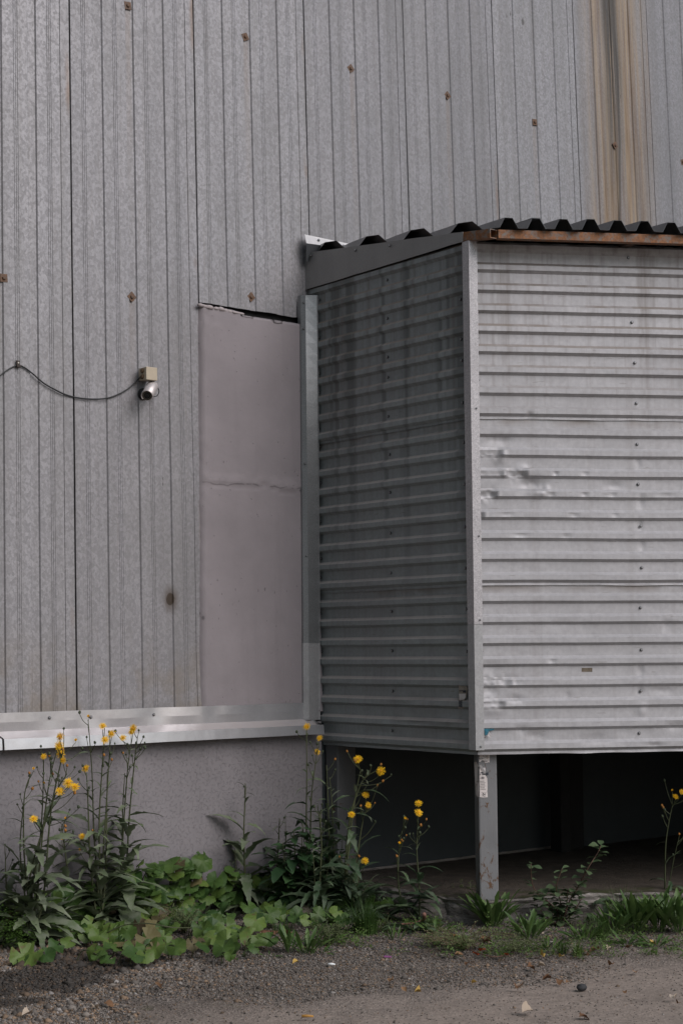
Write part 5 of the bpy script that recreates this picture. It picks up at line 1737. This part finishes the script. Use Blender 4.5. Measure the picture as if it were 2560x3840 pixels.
# ---- lacy weeds with tiny leaves
def lacy(label, px, n, w, h, seedn, mat='cress', red=False, name='lacy_weed'):
    rnd = random.Random(seedn); c = groundpt(*px); root = empty(name, c); tag(root, label, 'weed', 'low lacy weeds')
    b = B(); lv = B()
    for k in range(n):
        az = rnd.uniform(0, 6.283); l = w * rnd.uniform(.4, 1.0)
        d = Vector((math.cos(az), math.sin(az), 0))
        p = [c + d * (l * t * .9) + UPV * (h * rnd.uniform(.5, 1.1) * math.sin(t * 1.6)) + Vector((rnd.uniform(-.01, .01), rnd.uniform(-.01, .01), 0)) for t in (0, .3, .6, 1)]
        sp = smooth_path(p, 4); b.tube(sp, .0011, 3)
        for q in sp[2:]:
            for _ in range(4):
                a = rnd.uniform(0, 6.283); r = rnd.uniform(.004, .009); e = Vector((math.cos(a), math.sin(a), rnd.uniform(-.3, .8))).normalized(); f = e.orthogonal().normalized() * .45
                o_ = q + e * .004
                lv.add([o_, o_ + e * r * .5 + f * r, o_ + e * r * 1.4, o_ + e * r * .5 - f * r], [(0, 1, 2, 3)])
    b.mk('stem', M['twig'] if red else M['stem'], root); o = lv.mk('leaflets', M[mat], root); o['kind'] = 'stuff'
    return root
lacy('sprawling lacy weed with reddish runners in front of the post', (1745, 3560), 40, .30, .09, 1, red=True)
lacy('lacy weed at the foot of the post rosette', (1930, 3570), 26, .20, .06, 2)
lacy('lacy weed climbing the left side of the post foot', (1745, 3420), 14, .10, .16, 3)
lacy('lacy weed among the middle coltsfoot leaves', (690, 3500), 26, .18, .14, 4)
lacy('lacy weed right of the upright rosettes', (1235, 3550), 26, .14, .12, 5)
lacy('lacy weed on the gravel below the limp leaves', (1640, 3545), 18, .16, .05, 6)
for k, (px, py) in enumerate([(1715, 3450), (1730, 3555), (1705, 3530), (1790, 3600), (1900, 3600), (1735, 3415), (1800, 3585)]):
    r = empty('red_sprig', groundpt(px, py)); tag(r, ['small red sprig against the curb left of the post', 'red sprig at the middle of the runner', 'red sprig left of the runner', 'red sprig on the gravel below the runner', 'red sprig at the runner tip right of the post', 'red sprig beside the post foot', 'red sprig nearest the dust below the post'][k], 'weed', 'red autumn sprigs')
    for j in range(4):
        place_leaf(random.choice(LF_RD), groundpt(px, py) + Vector((0, 0, .02)), random.uniform(0, 6.3), random.uniform(.1, .9), random.uniform(.025, .045), r)

# ---- chickweed cushion at the left edge
def cushion():
    rnd = random.Random(8); b = B()
    for k in range(7500):
        x = rnd.uniform(-180, 140); y = rnd.uniform(3430, 3590)
        if x > 60 and rnd.random() < (x - 60) / 90: continue
        g = groundpt(x, y)
        if g.y > 7.86: continue
        h = .20 * max(0, min(1, (g.y - 7.25) / .45)) + .04
        p = Vector((g.x, g.y, rnd.uniform(.3, 1.0) * h + .03 * vn(g.x * 9, g.y * 9)))
        a = rnd.uniform(0, 6.283); r = rnd.uniform(.008, .017); e = Vector((math.cos(a), math.sin(a), rnd.uniform(-.2, .7))).normalized(); f = e.cross(UPV).normalized() * .42
        b.add([p, p + e * r * .5 + f * r, p + e * r * 1.4, p + e * r * .5 - f * r], [(0, 1, 2, 3)])
    o = b.mk('chickweed', M['chick'], None)
    tag(o, 'bright green cushion of chickweed at the left edge', 'ground cover', kind='stuff')
cushion()

# ---- seedlings, moss and small weeds that fill the strip between gravel and slab
def small_weeds():
    rnd = random.Random(21); b = B()
    for c in range(260):
        cx = rnd.uniform(1180, 2600); lo_, hi_ = (3470, 3560) if cx < 1650 else (3490, 3600)
        cy = rnd.uniform(lo_, hi_) if rnd.random() < .8 else rnd.uniform(3440, 3500)
        if 1380 < cx < 1640 and cy > 3500 and rnd.random() < .75: continue
        g = footpt(cx, cy); R = rnd.uniform(.02, .07); H = rnd.uniform(.015, .11)
        for k in range(rnd.randint(18, 55)):
            a = rnd.uniform(0, 6.283); q = R * math.sqrt(rnd.random())
            p = g + Vector((math.cos(a) * q, math.sin(a) * q, rnd.uniform(0, 1) * H * (1 - q / R * .6)))
            e = Vector((math.cos(a) + rnd.uniform(-.6, .6), math.sin(a) + rnd.uniform(-.6, .6), rnd.uniform(.1, 1.2))).normalized(); f = e.cross(UPV).normalized()
            r = rnd.uniform(.008, .022); w = r * rnd.uniform(.16, .36)
            b.add([p, p + e * r * .5 + f * w, p + e * r + Vector((0, 0, -r * .15)), p + e * r * .5 - f * w], [(0, 1, 2, 3)], rnd.choice((0, 0, 0, 1, 1, 2)))
    o = b.mk('seedlings', [M['dandelion'], M['chick'], M['cress']], None)
    tag(o, 'low mixed seedlings filling the strip between gravel and slab', 'ground cover', kind='stuff')
small_weeds()
# ---- dry litter blown against the plants: crumbs of dead leaf
def crumbs():
    rnd = random.Random(31); b = B()
    for k in range(700):
        cx = rnd.uniform(60, 2600); cy = 3545 + rnd.gauss(0, 28) + (20 if cx < 800 else 0)
        if rnd.random() < .15: cy = rnd.uniform(3560, 3820)
        g = footpt(cx, cy); a = rnd.uniform(0, 6.283); r = rnd.uniform(.005, .018)
        d = Vector((math.cos(a), math.sin(a), rnd.uniform(-.1, .4))); f = Vector((-d.y, d.x, rnd.uniform(-.5, .5))) * rnd.uniform(.2, .6); p = g + Vector((0, 0, .006))
        b.add([p - d * r * .5, p + f * r * .5, p + d * r * .5 + Vector((0, 0, r * .2)), p - f * r * .5], [(0, 1, 2, 3)], rnd.choice((0, 0, 1)))
    o = b.mk('leaf_litter', [M['deadleaf'], M['paleleaf']], None)
    tag(o, 'brown crumbs of dry leaf litter along the weeds', 'leaf litter', kind='stuff')
crumbs()

# ================================================================== LITTER AND LOOSE THINGS
def dead_leaf_mesh(seed, mat):
    rnd = random.Random(seed)
    b = leaf_strip(1, rnd.uniform(.26, .42), 0, 0, rnd.uniform(-.3, .9), rnd.uniform(.25, 1.1), 10, seed=seed, twist=rnd.uniform(-1.2, 1.2), wpeak=.45, petiole=.12)
    for v in b.V:
        v.z += .10 * math.sin(v.x * 5 + seed) * v.y * 2 + abs(v.y) * rnd.uniform(.2, .5)
    return b.mesh('fallen_leaf', mat, True)
DL = [dead_leaf_mesh(k, M['deadleaf']) for k in range(5)]; PLF = [dead_leaf_mesh(k + 10, M['paleleaf']) for k in range(3)]; YLF = [dead_leaf_mesh(k + 20, M['yellowleaf']) for k in range(3)]
LEAVES = [(1945, 3712, .06, DL, 'brown folded dead leaf standing in the dust with a pale neighbour'), (1958, 3716, .04, PLF, 'pale dead leaf lying against the brown folded one'),
          (2170, 3825, .06, DL, 'dark folded dead leaf nearest the bottom edge'), (1955, 3812, .075, PLF, 'large pale leaf near the bottom edge'),
          (2385, 3660, .05, DL, 'dark arched dead leaf on the dust at the right'), (2298, 3628, .045, DL, 'small brown dead leaf upper right of the dust'),
          (2070, 3680, .055, DL, 'curled brown leaf in the middle of the dust, left half'), (2095, 3686, .045, DL, 'curled brown leaf in the middle of the dust, right half'),
          (1935, 3678, .045, PLF, 'narrow pale leaf above the folded pair'), (2525, 3760, .05, PLF, 'narrow pale leaf at the right edge'),
          (2132, 3692, .028, DL, 'small reddish leaf left of the asphalt lump'), (1765, 3700, .028, YLF, 'tiny yellow leaf at the left of the dust'),
          (2340, 3730, .03, DL, 'small tan leaf below the dark arched one'), (1475, 3685, .05, DL, 'upright brown dead leaf left of the dust'),
          (1525, 3732, .045, DL, 'brown leaf with a bent tip at the middle bottom'), (1580, 3733, .035, YLF, 'yellow brown leaf near the bent tip one'),
          (1095, 3625, .05, YLF, 'orange dead leaf below the upright rosettes'), (2250, 3570, .09, DL, 'big crumpled brown leaf at the foot of the weed bank'),
          (2025, 3592, .04, YLF, 'yellow leaf at the gravel edge under the low rosette'), (2110, 3597, .045, YLF, 'flat orange leaf by the short grass tuft'),
          (2460, 3550, .04, YLF, 'orange leaf in the weed bank at the right'), (1845, 3540, .07, DL, 'dead brown leaf under the post rosette, right one'),
          (1795, 3530, .06, DL, 'dead brown leaf under the post rosette, left one'), (2190, 3592, .035, DL, 'brown leaf right of the short grass tuft'),
          (1755, 3620, .05, DL, 'faded brown leaf lying on the dark gravel'), (115, 3815, .06, PLF, 'pinkish leaf in the bottom left gravel'),
          (350, 3790, .045, PLF, 'small pale scrap of leaf in the left gravel'), (390, 3775, .05, DL, 'brown leaf beside the pale scrap in the left gravel'),
          (605, 3702, .07, DL, 'dark twisted dead leaf alone in the centre gravel'), (555, 3603, .035, DL, 'dark curled leaf at the edge of the coltsfoot'),
          (1975, 3636, .05, DL, 'brown leaf on the gravel in front of the second rosette'), (2015, 3634, .04, PLF, 'tan leaf right beside the brown one by the second rosette'),
          (2370, 3560, .05, DL, 'brown leaf under the weed bank, left of the orange one'), (2290, 3560, .05, PLF, 'pale scrap leaf beside the crumpled brown leaf'),
          (1700, 3590, .05, DL, 'brown leaf at the left end of the red runner'), (2545, 3775, .03, DL, 'brown bit of leaf at the lower right edge'),
          (65, 3578, .055, DL, 'rolled brown leaf on the pebbles at the left edge'), (1090, 3510, .075, DL, 'reddish brown leaf between coltsfoot and upright rosettes')]
for k, (x, y, L, ms, lab) in enumerate(LEAVES):
    p = groundpt(x, y); rnd = random.Random(300 + k)
    m = Matrix.Translation(p + Vector((0, 0, .012))) @ Matrix.Rotation(rnd.uniform(0, 6.3), 4, 'Z') @ Matrix.Rotation(rnd.uniform(-.5, .5), 4, 'X') @ Matrix.Rotation(rnd.uniform(-.3, .2), 4, 'Y') @ Matrix.Scale(L * .98, 4)
    o = inst('fallen_leaf', ms[k % len(ms)], None, m)
    tag(o, lab, 'leaf', 'fallen leaves on the yard')

def rock(name, px, rx, ry, rz, mat, label, cat, seed, ang=0.0):
    c = groundpt(*px); bm = bmesh.new(); bmesh.ops.create_icosphere(bm, subdivisions=3, radius=1); bm.verts.index_update()
    ca, sa = math.cos(ang), math.sin(ang); V = []
    for v in bm.verts:
        k = 1 + .22 * vn(v.co.x * 1.7 + seed, v.co.y * 1.7, v.co.z * 1.7) + .08 * vn(v.co.x * 5, v.co.y * 5 + seed, v.co.z * 5)
        x, y, z = v.co.x * rx * k, v.co.y * ry * k, v.co.z * rz * k
        V.append(c + Vector((x * ca - y * sa, x * sa + y * ca, z + rz * .6)))
    o = mk(name, V, [tuple(v.index for v in f.verts) for f in bm.faces], mat, None, True); bm.free()
    tag(o, label, cat)
rock('stone', (1140, 3455), .085, .06, .05, mat_rust('mossy_stone', (.13, .115, .09), (.05, .058, .022), .42, .6, 18, rough=.9), 'mossy brown stone half hidden under the coltsfoot', 'stone', 1, -.7)
rock('asphalt_lump', (2181, 3712), .024, .02, .016, simple('asphalt_lump', (.035, .036, .038), .9, 0, .3, 40, .4), 'dark lump of asphalt lying on the dust', 'stone', 2)
rock('curb_boulder', (1650, 3445), .17, .08, .085, M['concrete'], 'broken dark concrete lump at the left end of the curb', 'rubble', 3, -.62)
rock('stone', (1010, 3545), .012, .010, .008, simple('pale_stone', (.36, .31, .28), .85), 'small pale stone by the reddish leaf', 'stone', 4)
# white card box in the weeds
b = B(); c = groundpt(1052, 3452)
b.bbox(c + Vector((0, 0, .03)), CR * .052, CF.cross(CR).normalized() * .010 + TOC * .010, (UPV + CR * .12).normalized() * .013, .002)
tag(b.mk('card_box', simple('white_card', (.62, .60, .62), .7, 0, .05, 30), None), 'small white cardboard packet lying in front of the mossy stone', 'litter')
b = B(); c = groundpt(1230, 3624); b.tube([c + Vector((0, 0, .008)), c + CR * .018 + Vector((0, 0, .009)), c + CR * .034 + Vector((0, 0, .007))], [.006, .006, .003], 8)
tag(b.mk('plastic_scrap', simple('white_plastic', (.68, .70, .70), .5), None, True), 'tiny white plastic scrap on the gravel in the centre', 'litter')
b = B(); c = groundpt(1153, 3818); b.tube([c + CR * -.024 + Vector((0, 0, .006)), c + Vector((0, 0, .007)), c + CR * .024 - UPV * -.005], [.006, .0055, .004], 8)
tag(b.mk('cigarette_butt', simple('tan_butt', (.40, .21, .05), .7, 0, .2, 90), None, True), 'tan cigarette butt near the bottom edge of the picture', 'litter')
b = B(); c = groundpt(1442, 3592); b.plate([c + Vector((0, 0, .010)), c + CR * .035 + Vector((0, 0, .006)), c + CR * .03 + TOC * .015 + Vector((0, 0, .004)), c + TOC * .012 + CR * -.005 + Vector((0, 0, .005))], UPV, .001)
tag(b.mk('purple_wrapper', simple('purple_wrapper', (.22, .07, .19), .5), None), 'scrap of purple wrapper by the flat seedling rosette', 'litter')
b = B(); c = groundpt(1000, 3502); b.plate([c + Vector((0, 0, .02)) + CR * -.05, c + CR * .06 + Vector((0, 0, .014)), c + CR * .045 + TOC * .05 + Vector((0, 0, .008)), c + TOC * .03 + CR * -.03 + Vector((0, 0, .008))], UPV, .004)
tag(b.mk('wood_chip', simple('brown_wood_chip', (.14, .07, .04), .85, 0, .3, 30), None), 'flat reddish brown chip of wood by the lime coltsfoot patch', 'litter')
# root of the lone thistle lying on the gravel
b = B(); b.tube(smooth_path([groundpt(1590, 3430, .10), groundpt(1588, 3450, .04), groundpt(1560, 3462, .02), groundpt(1520, 3466, .012), groundpt(1480, 3470, .008)], 4), [.011 - .0005 * i for i in range(17)], 6)
tag(b.mk('bare_root', simple('pink_root', (.20, .10, .075), .8, 0, .3, 30), None, True), 'bare pinkish root creeping over the gravel from the lone thistle', 'root')
# runners on the ground
b = B(); b.tube(smooth_path([groundpt(1700, 3530, .02), groundpt(1740, 3555, .02), groundpt(1790, 3575, .03), groundpt(1850, 3590, .02), groundpt(1900, 3582, .02)], 4), .0026, 5)
tag(b.mk('weed_runner', M['twig'], None, True), 'thin reddish runner arching over the gravel before the post', 'weed')
b = B(); b.tube(smooth_path([groundpt(400, 3500, .12), groundpt(470, 3470, .16), groundpt(560, 3465, .17), groundpt(650, 3480, .15), groundpt(720, 3480, .13)], 4), .003, 5)
tag(b.mk('weed_runner', M['stem'], None, True), 'pale green runner lying across the brown veined coltsfoot', 'weed')

# ---- gravel: loose pebbles, far too many to count
def gravel():
    P = []
    oct_v = np.array([(1, 0, 0), (-1, 0, 0), (0, 1, 0), (0, -1, 0), (0, 0, 1), (0, 0, -1)], float)
    oct_f = np.array([(0, 2, 4), (2, 1, 4), (1, 3, 4), (3, 0, 4), (2, 0, 5), (1, 2, 5), (3, 1, 5), (0, 3, 5)])
    a = groundpt(2560, 3560); c = groundpt(500, 3850); d = (c - a).normalized(); nr = Vector((-d.y, d.x, 0))
    if nr.dot(-a) < 0: nr = -nr
    N = 0; xs = []; ys = []; rr = []
    cnt = 60000
    px = rng.uniform(-60, 2620, cnt * 2); py = 3420 + (3900 - 3420) * rng.random(cnt * 2) ** .85
    for x, y in zip(px, py):
        g = groundpt(x, y)
        if g.y > 7.88: continue
        if g.x > 6.6 and (g - C0).dot(FN) < -.05 and g.y > 5.0: continue
        s = (g - a).dot(nr) + .9 * vn(g.x * 1.3, g.y * 1.3, 2)
        keep = 1 - .95 * max(0, min(1, (s + .55) / .8))
        if rng.random() > keep: continue
        big = rng.random()
        edge = max(0, min(1, (900 - x) / 600)) * (1 if y < 3640 else .35)
        r = (.0026 + .0034 * rng.random()) * (1 + (2.2 * edge * rng.random()))
        if big > .965: r *= rng.uniform(1.5, 2.6)
        if s > .1: r *= .7
        xs.append(g.x); ys.append(g.y); rr.append((r, edge)); N += 1
        if N >= 80000: break
    N = len(xs)
    R = np.array([q[0] for q in rr]); ED = np.array([q[1] for q in rr])
    Z = np.array([ground_h(x, y) for x, y in zip(xs, ys)])
    ctr = np.stack([np.array(xs), np.array(ys), Z + R * .25], 1)
    sc = np.stack([R * rng.uniform(.8, 1.5, N), R * rng.uniform(.8, 1.5, N), R * rng.uniform(.5, .9, N)], 1)
    th = rng.uniform(0, 6.283, N)
    V = oct_v[None] * sc[:, None, :] * rng.uniform(.75, 1.2, (N, 6, 1))
    V = V + rng.normal(0, .18, (N, 6, 3)) * R[:, None, None]
    cx, sx = np.cos(th)[:, None], np.sin(th)[:, None]
    X = V[:, :, 0] * cx - V[:, :, 1] * sx; Y = V[:, :, 0] * sx + V[:, :, 1] * cx
    V = np.stack([X, Y, V[:, :, 2]], 2) + ctr[:, None, :]
    F = (oct_f[None] + (np.arange(N) * 6)[:, None, None]).reshape(-1, 3)
    V = V.reshape(-1, 3)
    me = bpy.data.meshes.new('gravel')
    me.vertices.add(len(V)); me.vertices.foreach_set('co', V.ravel())
    me.loops.add(len(F) * 3); me.loops.foreach_set('vertex_index', F.ravel().astype(np.int32))
    me.polygons.add(len(F)); me.polygons.foreach_set('loop_start', np.arange(0, len(F) * 3, 3, dtype=np.int32)); me.polygons.foreach_set('loop_total', np.full(len(F), 3, dtype=np.int32))
    me.update(calc_edges=True)
    g = rng.uniform(.07, .29, N)
    g *= 1 - .25 * (1 - ED)
    col = np.stack([g * 1.10, g * .97, g * .85, np.ones(N)], 1)
    h = groundpt(230, 3640); e1 = groundpt(520, 3560) - h; e1.normalize()
    dx = np.array(xs) - h.x; dy = np.array(ys) - h.y
    uu = (dx * e1.x + dy * e1.y) / .9; vv = (-dx * e1.y + dy * e1.x) / .30
    nz_ = np.array([vn(x * 5, y * 5, 1) for x, y in zip(xs, ys)])
    oilm = np.clip(1.25 - (np.sqrt(uu ** 2 + vv ** 2) + nz_ * .7), 0, 1)
    col[:, :3] *= (1 - .72 * np.minimum(1, oilm * 3))[:, None]
    warm = rng.random(N) < (.20 + .35 * ED)
    col[warm, 0] *= 1.35; col[warm, 1] *= 1.05; col[warm, 2] *= .78
    pale = (rng.random(N) < (.035 + .06 * ED)) & (oilm < .2)
    col[pale, :3] = (np.array([.36, .335, .315])[None] * rng.uniform(.7, 1.15, (pale.sum(), 1)))
    at = me.color_attributes.new('Col', 'FLOAT_COLOR', 'POINT')
    at.data.foreach_set('color', np.repeat(col, 6, axis=0).ravel())
    me.materials.append(M['pebble'])
    o = bpy.data.objects.new('gravel', me); COL.objects.link(o)
    tag(o, 'loose grey gravel pebbles scattered over the yard', 'gravel', kind='stuff')
gravel()

# ================================================================== TREES ADDED OUT OF VIEW TO THE LEFT: they shade the porch's side
def tree_meshes():
    rnd = random.Random(4); b = B(); lv = B()
    b.tube(smooth_path([Vector((0, 0, -.1)), Vector((.1, 0, 2.5)), Vector((-.05, .1, 5)), Vector((.1, 0, 8.5))], 4), [.22 - .014 * i for i in range(13)], 8)
    cl = []
    for k in range(46):
        a = rnd.uniform(0, 6.283); z = rnd.uniform(1.2, 10.5); r = 2.3 * math.sin(min(1, (z - .4) / 10.8) * math.pi) ** .6 * rnd.uniform(.35, 1)
        p = Vector((math.cos(a) * r, math.sin(a) * r, z)); cl.append(p)
        b.tube([Vector((0, 0, max(.8, z - 1.2))), p * .6 + Vector((0, 0, .4 * z - .2)), p], [.05, .03, .012], 4)
    for p in cl:
        for k in range(150):
            d = Vector((rnd.gauss(0, .42), rnd.gauss(0, .42), rnd.gauss(0, .36))); q = p + d
            e = Vector((rnd.gauss(0, 1), rnd.gauss(0, 1), rnd.gauss(0, .6))).normalized(); f = e.orthogonal().normalized(); s = rnd.uniform(.07, .13)
            lv.add([q, q + e * s * .6 + f * s * .45, q + e * s * 1.4, q + e * s * .6 - f * s * .45], [(0, 1, 2, 3)])
    return b.mesh('trunk', M['twig'], True), lv.mesh('crown', M['nettle'])
TR, CW = tree_meshes()
for k, (x, y, s, lab) in enumerate([(-2.2, 1.0, 1.0, 'unseen leafy tree added at the left as shade, nearest the viewer'), (-2.0, 3.2, 1.08, 'unseen leafy tree added at the left as shade, second from the viewer'), (-1.6, 5.4, .98, 'unseen leafy tree added at the left as shade, third from the viewer'),
                                    (-1.2, 7.5, 1.05, 'unseen leafy tree added at the left as shade, close to the warehouse'), (-4.6, 2.2, 1.15, 'taller unseen tree added as shade behind the left row, near end'), (-4.2, 5.6, 1.15, 'taller unseen tree added as shade behind the left row, far end')]):
    r = empty('tree', (x, y, 0)); tag(r, lab, 'tree', 'unseen trees added to shade the porch side')
    for nm, me in (('trunk', TR), ('crown', CW)):
        inst(nm, me, r, Matrix.Translation((x, y, 0)) @ Matrix.Rotation(k * 1.3, 4, 'Z') @ Matrix.Scale(s, 4))
